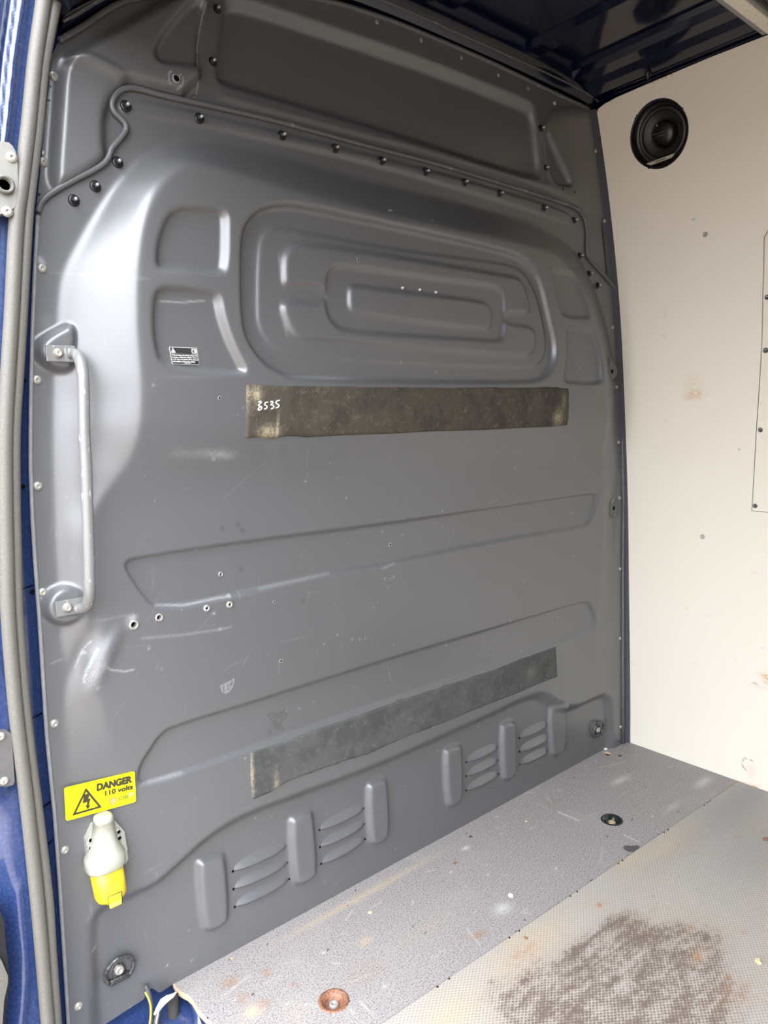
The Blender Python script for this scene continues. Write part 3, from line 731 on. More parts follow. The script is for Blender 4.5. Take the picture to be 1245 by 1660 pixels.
for (x, z) in [(0.288, 0.7177), (0.3337, 0.716)]:
    bm = bmesh.new(); lathe(bm, [(.0062, -.001), (.0066, .0014), (.0046, .0030), (.0026, .0026), (.0024, -.001)], 16)
    o = put(obj('threaded_insert', bm, M_RAW), axis_y(x, hy(x, z), z), BH)
    bm = bmesh.new(); lathe(bm, [(.0025, .0006), (0, .0006)], 12); obj('bore', bm, M_HOLE, None, False).parent = o
for (x, z) in [(0.756, 1.3191), (0.8054, 1.32), (0.853, 1.3192)]:
    bm = bmesh.new(); lathe(bm, [(.0038, -.001), (.0040, .0012), (.0026, .0030), (.0011, .0056), (0, .0058)], 12)
    put(obj('pointed_screw', bm, M_STEEL), axis_y(x, hy(x, z), z), BH)
for (x, z) in [(0.2879, 1.614)]:
    bm = bmesh.new(); lathe(bm, [(.0048, .0004), (.0056, .0020), (.0070, .0004), (.0074, -.001)], 18)
    o = put(obj('hole_rim', bm, M_LIP), axis_y(x, hyu(x, z), z), BH)
    bm = bmesh.new(); lathe(bm, [(.0052, .0008), (0, .0008)], 16); obj('bore', bm, M_HOLE, None, False).parent = o
for (x, z) in [(1.3657, 1.6344), (1.4172, 1.6356)]:
    bm = bmesh.new(); lathe(bm, [(.003, .0004), (0, .0006)], 12)
    put(obj('bore', bm, M_HOLE, None, False), axis_y(x, hyu(x, z, .003), z), BH)
bm = bmesh.new(); lathe(bm, [(.0028, .0004), (0, .0006)], 12)
x, z = [(1.6838, 0.0136)][0]; put(obj('bore', bm, M_HOLE, None, False), axis_y(x, hy(x, z), z), BH)
# pierced ears on the right edge of the dome
for pl, hc in (([(1.5411, 1.2086), (1.5567, 1.2057), (1.5822, 1.1858), (1.5923, 1.167), (1.5801, 1.1493), (1.5459, 1.1418)], [(1.5622, 1.1677)][0]), ([(1.5975, 0.7932), (1.6136, 0.7991), (1.6337, 0.788), (1.641, 0.7669), (1.635, 0.7451), (1.612, 0.7401), (1.5954, 0.7492)], [(1.6098, 0.7703)][0])):
    bm = bmesh.new(); y0 = hy(*hc)-.006
    pts = chaikin(pl, 2)
    a = [bm.verts.new((x, y0, z)) for x, z in pts]; b = [bm.verts.new((x, y0+.012, z)) for x, z in pts]
    bm.faces.new(a)
    for i in range(len(a)): bm.faces.new((a[i], a[(i+1) % len(a)], b[(i+1) % len(a)], b[i]))
    o = obj('pierced_ear', bm, M_GREY, BH)
    bm = bmesh.new(); lathe(bm, [(.0062, .0005), (0, .0007)], 14); h = obj('bore', bm, M_HOLE, None, False); h.matrix_world = axis_y(hc[0], y0, hc[1]); h.parent = o

# unseen dark sheet added behind the bulkhead to stop light leaking through
bm = bmesh.new(); box(bm, -.08, 1.80, .06, .075, -.10, 1.98)
obj('backing_sheet', bm, M_NAVY, BH, False)

# dark pads stuck on the bulkhead
def pad(name, poly, mat, thick, worn, label, cat):
    g = Grid(min(p[0] for p in poly)-.01, max(p[0] for p in poly)+.01, min(p[1] for p in poly)-.01, max(p[1] for p in poly)+.01, .003)
    for i in range(g.nu):
        for j in range(g.nv): g.H[i, j] = G.at(g.u[i], g.v[j])
    g.H = g.blur(g.H, 3)+thick
    D = g.sdf(poly); g.H -= np.clip((D+.003)/.003, 0, 1)*(thick+.002)
    g.c('wear')
    for (x, z, rx, rz, a) in worn: g.blob(x, z, rx, rz, a, g.ch['wear'])
    o = g.build(name, fp, mat, poly, chans=('wear',))
    tag(o, label, cat); return o
top1 = [(0.3677, 1.1166), (0.4091, 1.115), (0.4753, 1.1135), (0.5908, 1.1135), (0.7197, 1.1148), (0.8643, 1.115), (1.028, 1.1166), (1.1654, 1.1179), (1.2524, 1.1203), (1.2966, 1.1176), (1.3179, 1.1162)]
bot1 = [(1.3271, 1.0201), (1.2661, 1.0184), (1.1415, 1.0184), (1.0053, 1.0177), (0.8243, 1.0186), (0.7167, 1.0179), (0.587, 1.0183), (0.4987, 1.0177), (0.4572, 1.0202), (0.417, 1.0171), (0.3913, 1.0202), (0.366, 1.0189)]
padA = pad('bitumen_pad', top1+bot1, M_PAD, .0035,
    [(*[(0.3771, 1.0973)][0], .012, .010, .6), (*[(0.3898, 1.0995)][0], .004, .010, .8), (*[(0.4131, 1.0307)][0], .014, .009, .9), (*[(1.2777, 1.0403)][0], .012, .012, .9), (*[(1.2957, 1.0844)][0], .006, .016, .4), (*[(0.432, 1.0414)][0], .002, .016, .8)],
    'brown-black worn strip across the bulkhead marked 3535 in white', 'adhesive strip')
top2 = [(0.3658, 0.4148), (0.4271, 0.414), (0.5103, 0.4154), (0.5965, 0.4138), (0.7367, 0.4132), (0.853, 0.4111), (1.0721, 0.405), (1.2218, 0.4074), (1.3361, 0.4073)]
bot2 = [(1.3453, 0.3149), (1.2782, 0.3162), (1.1725, 0.3147), (1.0266, 0.3168), (0.8942, 0.3155), (0.7735, 0.3189), (0.6628, 0.3134), (0.5943, 0.3192), (0.5294, 0.322), (0.4983, 0.3233), (0.453, 0.3247), (0.4091, 0.317), (0.3643, 0.3168)]
padB = pad('bitumen_pad', top2+bot2, M_PAD2, .003, [(*[(0.4211, 0.3282)][0], .004, .02, .5), (*[(0.3675, 0.3756)][0], .003, .03, .5), (*[(1.2244, 0.3597)][0], .01, .01, .2)],
    'grey painted-over sloping strip above the louvres, ragged lower edge', 'adhesive strip')

bm = bmesh.new()
for st in ([(0.3901, 1.0839), (0.3942, 1.0854), (0.3964, 1.0842), (0.3944, 1.0818), (0.3917, 1.0797), (0.3905, 1.0778), (0.3947, 1.0766), (0.397, 1.0746), (0.3965, 1.0722), (0.3938, 1.0702), (0.3908, 1.0699), (0.3898, 1.0718), (0.3922, 1.0743), (0.3955, 1.0754)],
           [(0.4099, 1.0841), (0.4061, 1.0835), (0.404, 1.0822), (0.4031, 1.079), (0.4058, 1.0781), (0.408, 1.0765), (0.4077, 1.0742), (0.405, 1.0722), (0.402, 1.0714)],
           [(0.4153, 1.0838), (0.418, 1.0854), (0.4202, 1.0841), (0.4193, 1.0817), (0.4162, 1.0796), (0.4199, 1.0786), (0.422, 1.0767), (0.4215, 1.0741), (0.4192, 1.0725), (0.4165, 1.0719)],
           [(0.4347, 1.0873), (0.4307, 1.0863), (0.4278, 1.0847), (0.4272, 1.0821), (0.4304, 1.0805), (0.4331, 1.0785), (0.4326, 1.076), (0.4295, 1.074), (0.4262, 1.0734)]):
    s = spline(st, 5)
    tube(bm, [(x, hy(x, z)-.0042, z) for x, z in s], .0012, 6, flat=(1, 1), up=Vector((0, 1, 0)))
obj('handwritten_number', bm, M_WINK, padA, label='white handwritten 3535')

# ---------------------------------------------------------------- grab handle
gh = empty('grab_handle', (.1, -.02, .75), 'long grey tubular grab handle bolted to the left side of the bulkhead', 'handle')
tp = [(x, y, z) for (x, z), y in zip(
    [(0.0803, 1.161), (0.0866, 1.1603)] + [(0.0886, 1.1558)] + [(0.0884, 1.1426)] + [(0.0874, 1.1237)] + [(0.0856, 1.096), (0.0823, 1.0403), (0.0809, 0.984), (0.0778, 0.9177), (0.0753, 0.8602), (0.0729, 0.8022)] + [(0.0733, 0.7814)] + [(0.0727, 0.7672)] + [(0.0679, 0.7617)] + [(0.0621, 0.7607)],
    [-.026, -.030, -.042, -.056, -.064, -.066, -.066, -.066, -.066, -.066, -.064, -.056, -.044, -.032, -.026])]
bm = bmesh.new(); tube(bm, spline(tp, 5), .0088, 16)
obj('grip_tube', bm, M_HAND, gh)
for nm, c, ey in (('t', [(0.0684, 1.1598)][0], .024), ('b', [(0.0533, 0.7647)][0], .019)):
    bm = bmesh.new()
    box(bm, c[0]-.021, c[0]+.022, -ey-.0045, -ey, c[1]-.0125, c[1]+.0125, .001)
    o = obj('mount_plate', bm, M_HAND, gh, False)
    bm = bmesh.new(); lathe(bm, [(.0078, 0), (.0078, .0012), (.0052, .0020), (.0052, .0055), (.0040, .0064), (.0020, .0052), (0, .0052)], 18)
    b_ = obj('bolt', bm, M_STEEL); b_.matrix_world = axis_y(c[0]-.004, -ey-.0045, c[1]); place(b_, o)

# ---------------------------------------------------------------- tie-down rings
def tie_down(c, yb, label, s=1.0):
    x, z = c
    e = empty('tie_down_ring', (x, yb, z), label, 'tie-down ring', 'tie-down rings at the foot of the bulkhead')
    L = []
    bm = bmesh.new(); lathe(bm, [(.0125, -.001), (.0125, .0012), (.0115, .0018), (0, .0018)], 26); L.append(('base_plate', bm, M_GREY))
    bm = bmesh.new()
    pts = [(.0240*math.cos(a), .0235*math.sin(a)+.001, .008+.003*math.sin(a)) for a in [math.radians(d) for d in range(-52, 233, 12)]]
    tube(bm, pts, .0037, 10, up=Vector((0, 0, 1))); L.append(('ring', bm, M_PIN))
    bm = bmesh.new(); box(bm, -.0165, .0165, -.022, -.012, 0, .008, .0018); L.append(('hinge', bm, M_PIN))
    bm = bmesh.new()
    pl = chaikin([(-.012, -.014), (.012, -.014), (.010, .004), (.005, .010), (-.005, .010), (-.010, .004)], 2)
    a = [bm.verts.new((px, py, .0055)) for px, py in pl]; b = [bm.verts.new((px, py, .001)) for px, py in pl]
    bm.faces.new(a)
    for i in range(len(a)): bm.faces.new((a[i], b[i], b[(i+1) % len(a)], a[(i+1) % len(a)]))
    L.append(('clamp_plate', bm, M_PIN))
    bm = bmesh.new(); lathe(bm, [(.0078, .005), (.0078, .0085), (.006, .0105), (.0034, .0105), (.0028, .0075), (0, .0075)], 18); L.append(('bolt', bm, M_RAW))
    for nm, bm, mt in L:
        o = obj(nm, bm, mt); o.matrix_world = axis_y(x, yb, z, s); place(o, e)
    return e
c1 = [(0.0963, 0.0882)][0]; tie_down(c1, hy(*c1), 'round tie-down ring low on the bulkhead below the yellow socket', 1.06)
c2 = [(1.5809, 0.0804)][0]; tie_down(c2, hy(*c2), 'dark round tie-down ring in the far corner beside the white wall', 1.06)

# ---------------------------------------------------------------- stickers
def quad_plate(name, c4, thick, mat, parent=None, rad=.004):
    """c4: four (x,y,z) corners; a thin plate bulging out towards -y"""
    pts = chaikin([(p[0], p[2]) for p in c4], 1) if rad == 0 else []
    if not pts:
        P = [Vector(p) for p in c4]; n = 4; out = []
        for i in range(4):
            a, b, c = P[i-1], P[i], P[(i+1) % 4]
            d1 = (a-b).normalized(); d2 = (c-b).normalized()
            for k in range(5):
                t_ = k/4
                out.append((b+d1*rad)*(1-t_)**2+b*2*t_*(1-t_)+(b+d2*rad)*t_*t_)
        pts3 = out
    bm = bmesh.new()
    f = [bm.verts.new((p.x, p.y-thick, p.z)) for p in pts3]; bk = [bm.verts.new((p.x, p.y, p.z)) for p in pts3]
    bm.faces.new(f)
    for i in range(len(f)): bm.faces.new((f[i], bk[i], bk[(i+1) % len(f)], f[(i+1) % len(f)]))
    return obj(name, bm, mat, parent, False)

def text_obj(name, s, org, ux, uz, wid, hgt, mat, parent, bold=0.0):
    """flat raised lettering on the plane through org spanned by ux (along) and uz (up)"""
    cu = bpy.data.curves.new(name, 'FONT'); cu.body = s; cu.size = 1.0; cu.offset = bold; cu.extrude = .002
    to = bpy.data.objects.new(name, cu); COL.objects.link(to)
    dg = bpy.context.evaluated_depsgraph_get(); me = bpy.data.meshes.new_from_object(to.evaluated_get(dg))
    bpy.data.objects.remove(to); 
    o = bpy.data.objects.new(name, me); me.name = name; me.materials.clear(); me.materials.append(mat); COL.objects.link(o)
    ux = Vector(ux).normalized(); uz = Vector(uz); uz = (uz-ux*uz.dot(ux)).normalized(); nn = ux.cross(uz)
    M = Matrix((ux, uz, nn)).transposed().to_4x4(); M.translation = Vector(org)
    co = np.zeros(len(me.vertices)*3); me.vertices.foreach_get('co', co); co = co.reshape(-1, 3)
    x0, x1, z0, z1 = co[:, 0].min(), co[:, 0].max(), co[:, 1].min(), co[:, 1].max()
    o.matrix_world = M @ Matrix.Diagonal((wid/(x1-x0), hgt/(z1-z0), .02, 1)) @ Matrix.Translation((-x0, -z0, 0))
    place(o, parent)
    return o

# yellow danger sign
dq = [Vector((x, y, z)) for (x, z), y in zip([(0.0258, 0.4644), (0.1402, 0.4556), (0.1386, 0.4), (0.0243, 0.4071)], (-.0065, -.0120, -.0120, -.0065))]
ds = quad_plate('danger_sign', dq, .0012, M_YEL, rad=.004)
tag(ds, 'yellow danger 110 volts sticker with lightning triangle', 'sign')
def on_sign(u, v, e=.0016):
    """u 0..1 from the left, v 0..1 from the bottom of the sign"""
    a = dq[0].lerp(dq[1], u); b = dq[3].lerp(dq[2], u); p = b.lerp(a, v); return Vector((p.x, p.y-e, p.z))
ux = dq[1]-dq[0]; uz = dq[0]-dq[3]
def flat_poly(name, pts, mat, parent, th=.0004):
    bm = bmesh.new(); f = [bm.verts.new(p) for p in pts]; g2 = [bm.verts.new(Vector(p)+Vector((0, th, 0))) for p in pts]
    bm.faces.new(f)
    for i in range(len(f)): bm.faces.new((f[i], g2[i], g2[(i+1) % len(f)], f[(i+1) % len(f)]))
    return obj(name, bm, mat, parent, False)
def ring_poly(name, outer_p, inner_p, mat, parent):
    bm = bmesh.new(); a = [bm.verts.new(p) for p in outer_p]; b = [bm.verts.new(p) for p in inner_p]
    n = len(a)
    for i in range(n): bm.faces.new((a[i], a[(i+1) % n], b[(i+1) % n], b[i]))
    return obj(name, bm, mat, parent, False)
tri = [(.085, .12), (.50, .135), (.29, .86)]
cx_ = sum(p[0] for p in tri)/3; cy_ = sum(p[1] for p in tri)/3
ring_poly('warning_triangle', [on_sign(*p, .0023) for p in tri], [on_sign(cx_+(p[0]-cx_)*.75, cy_+(p[1]-cy_)*.75, .0023) for p in tri], M_INK, ds)
bolt = [(.262, .66), (.335, .66), (.315, .50), (.348, .50), (.315, .30), (.345, .31), (.300, .19), (.268, .34), (.290, .315), (.300, .42), (.235, .405)]
flat_poly('lightning_bolt', [on_sign(*p, .0024) for p in bolt], M_INK, ds)
text_obj('lettering', 'DANGER', on_sign(.435, .665, .0024), ux, uz, .52*ux.length, .235*uz.length, M_INK, ds, bold=.064)
text_obj('lettering', '110 volts', on_sign(.55, .455, .0024), ux, uz, .41*ux.length, .165*uz.length, M_INK, ds, bold=.040)
M_TANINK = simple('brown_ink', (.42, .17, .04, 1), .5); M_OLIVE = simple('olive_ink', (.16, .20, .02, 1), .5); M_PALE = simple('faded_ink', (.80, .55, .25, 1), .5)
cc = on_sign(.665, .235, .0023); uxn = ux.normalized(); uzn = uz.normalized()
ci = lambda r, e=.0: [cc+uxn*r*math.cos(k*math.pi/12)+uzn*r*math.sin(k*math.pi/12)+Vector((0, -e, 0)) for k in range(24)]
flat_poly('logo_disc', ci(.0062), M_TANINK, ds)
ring_poly('logo_ring', ci(.0044, .0003), ci(.0032, .0003), M_PALE, ds)
ring_poly('logo_ring', ci(.0020, .0003), ci(.0010, .0003), M_PALE, ds)
text_obj('lettering', 'OB', on_sign(.740, .19, .0024), ux, uz, .145*ux.length, .13*uz.length, M_OLIVE, ds, bold=.03)
text_obj('lettering', 'P', on_sign(.895, .215, .0024), ux, uz, .07*ux.length, .13*uz.length, M_PALE, ds, bold=.03)
flat_poly('logo_underline', [on_sign(.74, .13, .0023), on_sign(.90, .15, .0023), on_sign(.90, .135, .0023), on_sign(.74, .115, .0023)], M_OLIVE, ds)

# small black warning label
wq = [Vector((x, hy(x, z)-.0004, z)) for x, z in [(0.2349, 1.1756), (0.2846, 1.1757), (0.2872, 1.1474), (0.2367, 1.1472)]]
ws = quad_plate('warning_label', wq, .0008, M_WINK, rad=.001)
tag(ws, 'small black locking-warning label with white text in the left pocket', 'label')
def on_lab(u, v, e=.0012):
    a = wq[0].lerp(wq[1], u); b = wq[3].lerp(wq[2], u); p = b.lerp(a, v); return Vector((p.x, p.y-e, p.z))
ux2 = wq[1]-wq[0]; uz2 = wq[0]-wq[3]
flat_poly('black_field', [on_lab(.012, .975), on_lab(.985, .975), on_lab(.985, .62), on_lab(.012, .62)], M_LBLK, ws)
flat_poly('black_field', [on_lab(.012, .595), on_lab(.985, .595), on_lab(.985, .025), on_lab(.012, .025)], M_LBLK, ws)
flat_poly('warning_triangle', [on_lab(.03, .66, .0016), on_lab(.19, .66, .0016), on_lab(.11, .95, .0016)], M_WINK, ws)
flat_poly('exclamation_mark', [on_lab(.10, .70, .0018), on_lab(.12, .70, .0018), on_lab(.12, .86, .0018), on_lab(.10, .86, .0018)], M_LBLK, ws)
flat_poly('booklet_icon', [on_lab(.78, .66, .0016), on_lab(.96, .66, .0016), on_lab(.96, .92, .0016), on_lab(.78, .92, .0016)], M_WINK, ws)
flat_poly('booklet_icon', [on_lab(.80, .70, .0018), on_lab(.865, .70, .0018), on_lab(.865, .88, .0018), on_lab(.80, .88, .0018)], M_LBLK, ws)
flat_poly('booklet_icon', [on_lab(.885, .69, .0018), on_lab(.90, .69, .0018), on_lab(.90, .89, .0018), on_lab(.885, .89, .0018)], M_LBLK, ws)
for k, s in enumerate(('When locking the vehicle, ensure that', 'nobody is inside the vehicle. There is', 'a risk that occupants will be trapped', 'and unable to leave the vehicle.')):
    text_obj('lettering', s, on_lab(.035, .470-k*.117, .0015), ux2, uz2, (.93, .93, .93, .80)[k]*ux2.length, .095*uz2.length, M_WINK, ws, bold=.02)
text_obj('lettering', 'A 906 584', on_lab(.42, .050, .0015), ux2, uz2, .25*ux2.length, .055*uz2.length, M_WINK, ws, bold=.02)

# ---------------------------------------------------------------- 110 V socket
sc = [(0.0761, 0.3293)][0]
so_ = empty('power_socket', (sc[0], -.004, sc[1]), 'cream and yellow power socket with hinged cap below the danger sign', 'socket')
y0 = hy(sc[0], sc[1])
# flange
fl = [(0.0514, 0.3646), (0.0641, 0.3869), (0.0775, 0.3893), (0.0989, 0.3831), (0.1149, 0.3551), (0.1161, 0.3262), (0.1179, 0.3048), (0.113, 0.2977), (0.0854, 0.2974), (0.06, 0.3043), (0.0518, 0.3158)]
bm = bmesh.new(); pl = fl; a = [bm.verts.new((x, y0-.016, z)) for x, z in pl]; b = [bm.verts.new((x, y0+.008, z)) for x, z in pl]
bm.faces.new(a)
for i in range(len(a)): bm.faces.new((a[i], b[i], b[(i+1) % len(a)], a[(i+1) % len(a)]))
bmesh.ops.bevel(bm, geom=[e for e in bm.edges if all(abs(v.co.y-(y0-.016)) < 1e-6 for v in e.verts)], offset=.004, segments=2, affect='EDGES')
obj('mounting_flange', bm, M_WHITE_PL, so_, False)
def loft(secs, n=28, cap=(True, True)):
    """secs: (cx, cy, cz, ax, ay, ex, tilt)"""
    bm = bmesh.new(); R = []
    for (cx, cy, cz, ax, ay, ex) in secs:
        ring = []
        for k in range(n):
            a = 2*math.pi*k/n; c, s = math.cos(a), math.sin(a)
            ring.append(bm.verts.new((cx+ax*math.copysign(abs(c)**(2/ex), c), cy+ay*math.copysign(abs(s)**(2/ex), s), cz)))
        R.append(ring)
    for p, q in zip(R[:-1], R[1:]):
        for k in range(n): bm.faces.new((p[k], p[(k+1) % n], q[(k+1) % n], q[k]))
    if cap[0]: bm.faces.new(R[0])
    if cap[1]: bm.faces.new(R[-1])
    return bm
tpz = [(0.0793, 0.4007)][0]; mid = [(0.0763, 0.3559)][0]; col = [(0.0756, 0.3319)][0]; low = [(0.0754, 0.3154)][0]; ylo = [(0.0802, 0.2569)][0]
bm = loft([(tpz[0], y0-.014, tpz[1]+.002, .010, .010, 2), (tpz[0], y0-.016, tpz[1], .0145, .014, 2.2), (tpz[0], y0-.018, tpz[1]-.007, .0165, .017, 2.4), (tpz[0], y0-.018, tpz[1]-.0075, .0155, .016, 2.4),
           (mid[0], y0-.020, mid[1]+.006, .0195, .022, 2.5), (mid[0], y0-.021, mid[1]-.006, .023, .024, 2.4), (col[0], y0-.021, col[1]+.004, .0315, .027, 2.4), (col[0], y0-.021, col[1]-.002, .0325, .028, 2.5), (low[0], y0-.021, low[1]+.001, .0320, .0275, 2.6), (low[0], y0-.021, low[1]-.002, .0300, .0255, 2.6)])
obj('housing', bm, M_WHITE_PL, so_)
bm = loft([(low[0]+.001, y0-.020, low[1]+.004, .0265, .0235, 2.6), (ylo[0], y0-.020, ylo[1]+.012, .0255, .0235, 2.6), (ylo[0], y0-.020, ylo[1]+.004, .0250, .023, 2.6), (ylo[0], y0-.020, ylo[1]-.001, .0225, .020, 2.4), (ylo[0], y0-.020, ylo[1]-.003, .015, .013, 2.2)])
obj('yellow_sleeve', bm, M_YEL_PL, so_)
bm = bmesh.new()
box(bm, ylo[0]-.011, ylo[0]+.011, y0-.0452, y0-.030, ylo[1]-.003, ylo[1]+.015, .0015)
cap_ = obj('cap_latch', bm, M_YEL_PL, so_, True)
bm = bmesh.new()
zt = ylo[1]+.0155
tube(bm, [(ylo[0]-.0112, y0-.0446, ylo[1]-.003), (ylo[0]-.0112, y0-.0446, zt), (ylo[0]+.0112, y0-.0446, zt), (ylo[0]+.0112, y0-.0446, ylo[1]-.003)], .0007, 6)
obj('latch_groove', bm, M_INK, cap_)
bm = bmesh.new()
box(bm, ylo[0]-.010, ylo[0]+.010, y0-.0465, y0-.040, ylo[1]-.006, ylo[1]+.002, .0015)
obj('cap_pull', bm, simple('amber_plastic', (.85, .55, .08, 1), .4), cap_, True)
for (x, z) in [(0.0566, 0.3666), (0.0556, 0.3536), (0.1032, 0.3624), (0.1036, 0.3509)]:
    bm = bmesh.new(); lathe(bm, [(.0042, -.004), (.0042, .0012), (.0032, .0014), (.0026, -.001), (0, -.001)], 14)
    o = obj('screw', bm, M_RAW); o.matrix_world = axis_y(x, y0-.0165, z); place(o, so_)
    bm = bmesh.new(); lathe(bm, [(.0031, .0015), (0, .0016)], 12)
    d_ = obj('recess', bm, M_HOLE); d_.matrix_world = axis_y(x, y0-.0165, z); place(d_, o)

# ================================================================ RIGHT WALL
WZ = [(-0.02, 1.729), (0.2, 1.722), (0.42, 1.709), (0.77, 1.691), (1.0, 1.67), (1.18, 1.651), (1.32, 1.634), (1.42, 1.618), (1.5, 1.598), (1.6, 1.578), (1.71, 1.549), (1.8, 1.52), (1.86, 1.502), (1.95, 1.47)]
wxs = lambda z: float(np.interp(z, [a for a, b in WZ], [b for a, b in WZ]))
zz = np.linspace(-.05, 1.95, 201); ww = np.interp(zz, [a for a, b in WZ], [b for a, b in WZ])
ww = np.convolve(np.pad(ww, 12, 'reflect', reflect_type='odd'), np.ones(25)/25, 'valid')
wxs = lambda z: float(np.interp(z, zz, ww))
WR_ = empty('wall_right', (0, 0, 0), 'cream painted plywood lining on the right side of the load area', 'wall', kind='structure')
fw = lambda u, v, h: np.stack([np.interp(v, zz, ww)-h, u, v], 1)
spk = [(-0.1746, 1.7554)][0]
GW = Grid(-1.0, .02, -.02, 1.90, .005)
tn = GW.c('tan'); rs = GW.c('rust'); dk = GW.c('dark')
for (p, a, b, am, ar) in [([(-0.4213, 0.3236)][0], .006, .010, 1.0, tn), ([(-0.4147, 0.3342)][0], .012, .004, .5, tn), ([(-0.3991, 0.2962)][0], .02, .003, .35, rs), ([(-0.3925, 0.3033)][0], .012, .006, .5, dk),
                      ([(-0.4006, -0.0017)][0], .010, .006, .9, tn), ([(-0.4174, -0.008)][0], .02, .004, .5, tn), ([(-0.3668, -0.002)][0], .016, .003, .6, tn), ([(-0.3878, 0.0433)][0], .008, .016, .35, rs), ([(-0.394, 0.0641)][0], .005, .014, .3, dk),
                      ([(-0.2063, 1.0866)][0], .010, .004, .8, rs), ([(-0.2275, 1.0942)][0], .016, .008, .7, tn), ([(-0.2196, 1.1278)][0], .02, .02, .25, tn), ([(-0.3972, 0.983)][0], .006, .006, .4, tn),
                      ([(-0.2443, 1.5409)][0], .008, .002, .8, dk), ([(-0.3439, 0.9471)][0], .004, .003, .7, dk), ([(-0.0832, 1.1038)][0], .003, .002, .8, dk), ([(-0.1479, 1.3142)][0], .002, .005, .6, tn), ([(-0.1419, 1.2586)][0], .004, .004, .5, tn),
                      ([(-0.4, 0.2336)][0], .003, .014, .3, dk), ([(-0.4087, 0.4101)][0], .004, .004, .5, dk), ([(-0.0933, 0.0353)][0], .03, .003, .12, dk), ([(-0.0103, -0.0055)][0], .008, .002, .5, dk)]:
    GW.blob(p[0], p[1], a, b, am, ar)
rc = [(-0.379, 0.0586)][0]
GW.stroke([(rc[0]+.017*math.cos(a/6), rc[1]+.019*math.sin(a/6)) for a in range(-8, 14)][::-1], .0022, .8, dk)
for _ in range(50):
    GW.blob(random.uniform(-.5, -.02), random.uniform(.05, 1.2), random.uniform(.002, .006), .0022, random.uniform(.15, .5), random.choice([dk, dk, tn]))
topl = [(0.0012, 1.8371), (-0.0053, 1.8514), (-0.0164, 1.8597), (-0.0364, 1.8652), (-0.0741, 1.8692), (-0.1788, 1.8718), (-0.32, 1.8742), (-0.4345, 1.8732)]
wp = [(-.012, -.015), (-.010, .4), (-.008, .8), (-.008, 1.2), (-.008, 1.5), (-.010, 1.7)] + topl + [(-1.0, topl[-1][1]), (-1.0, -.015)]
GW.build('ply_lining_panel', fw, M_WALL, wp, [(spk[0], spk[1], .078)], WR_, chans=('tan', 'rust', 'dark'))
bm = bmesh.new()                                    # rest of the lining towards the rear doors
zs = [-.015, .2, .5, .8, 1.1, 1.3, 1.5, 1.7, 1.86]
r0 = [bm.verts.new((wxs(z), -1.0, z)) for z in zs]; r1 = [bm.verts.new((wxs(z), -3.3, z)) for z in zs]
for i in range(len(zs)-1): bm.faces.new((r0[i], r1[i], r1[i+1], r0[i+1]))
obj('ply_lining_panel', bm, M_WALL, WR_)
bm = bmesh.new()                                    # body skin behind the lining
r0 = [bm.verts.new((wxs(z)+.085, .06, z)) for z in [-.1]+zs+[2.0]]; r1 = [bm.verts.new((wxs(z)+.085, -3.3, z)) for z in [-.1]+zs+[2.0]]
for i in range(len(r0)-1): bm.faces.new((r0[i], r1[i], r1[i+1], r0[i+1]))
obj('body_skin', bm, M_NAVY, WR_)
# door pillar return between bulkhead and lining
bm = bmesh.new()
zc = [z for z in np.linspace(-.01, 1.86, 30)]
r0 = [bm.verts.new((wxs(z)-.028, .0015, z)) for z in zc]; r1 = [bm.verts.new((wxs(z)-.010, -.0015, z)) for z in zc]; r2 = [bm.verts.new((wxs(z)-.004, -.012, z)) for z in zc]; r3 = [bm.verts.new((wxs(z)+.01, -.012, z)) for z in zc]
for A_, B_ in ((r0, r1), (r1, r2), (r2, r3)):
    for i in range(len(zc)-1): bm.faces.new((A_[i], B_[i], B_[i+1], A_[i+1]))
obj('corner_return', bm, simple('blue_grey_paint', (.07, .071, .084, 1), .35), WR_)
# access panel with fixings
ap = [(-0.425, 1.4848), (-0.4206, 1.4815), (-0.417, 1.4698), (-0.4086, 1.3282), (-0.4043, 1.2094), (-0.3961, 1.087), (-0.3896, 0.9926), (-0.3786, 0.7835), (-0.4177, 0.7784)]
ys = [p[0] for p in ap]
app = ap + [(-1.0, ap[-1][1]), (-1.0, ap[0][1]+.004)]
bm = bmesh.new()
zz2 = sorted({round(p[1], 4) for p in ap}); lo, hi = min(p[1] for p in ap), max(p[1] for p in ap)
nz = 24; front = []
edge = sorted([(p[1], p[0]) for p in ap[1:8]])
cols = []
for k in range(nz+1):
    z = edge[0][0]+(edge[-1][0]-edge[0][0])*k/nz
    ye = float(np.interp(z, [e[0] for e in edge], [e[1] for e in edge]))
    if z > edge[-1][0]-.012: ye -= .010*(1-math.sqrt(max(0, 1-((z-edge[-1][0]+.012)/.012)**2)))
    cols.append([bm.verts.new((wxs(z)-.0005, ye, z)), bm.verts.new((wxs(z)-.0035, ye-.001, z)), bm.verts.new((wxs(z)-.0035, -1.0, z))])
for a_, b_ in zip(cols[:-1], cols[1:]):
    for j in range(2): bm.faces.new((a_[j], a_[j+1], b_[j+1], b_[j]))
for c_ in (cols[0], cols[-1]):
    v = bm.verts.new((c_[2].co.x+.003, -1.0, c_[2].co.z)); bm.faces.new((c_[0], c_[1], c_[2], v))
acc = obj('access_panel', bm, M_WALL, WR_, False)
gl_ = sorted([(z, y) for y, z in ap[1:8]])
bm = bmesh.new(); tube(bm, [(wxs(z)-.0030, float(np.interp(z, [q[0] for q in gl_], [q[1] for q in gl_]))-(.010*(1-math.sqrt(max(0, 1-((z-gl_[-1][0]+.012)/.012)**2))) if z > gl_[-1][0]-.012 else 0)+.0004, z) for z in np.linspace(gl_[0][0], gl_[-1][0], 40)] , .0008, 6)
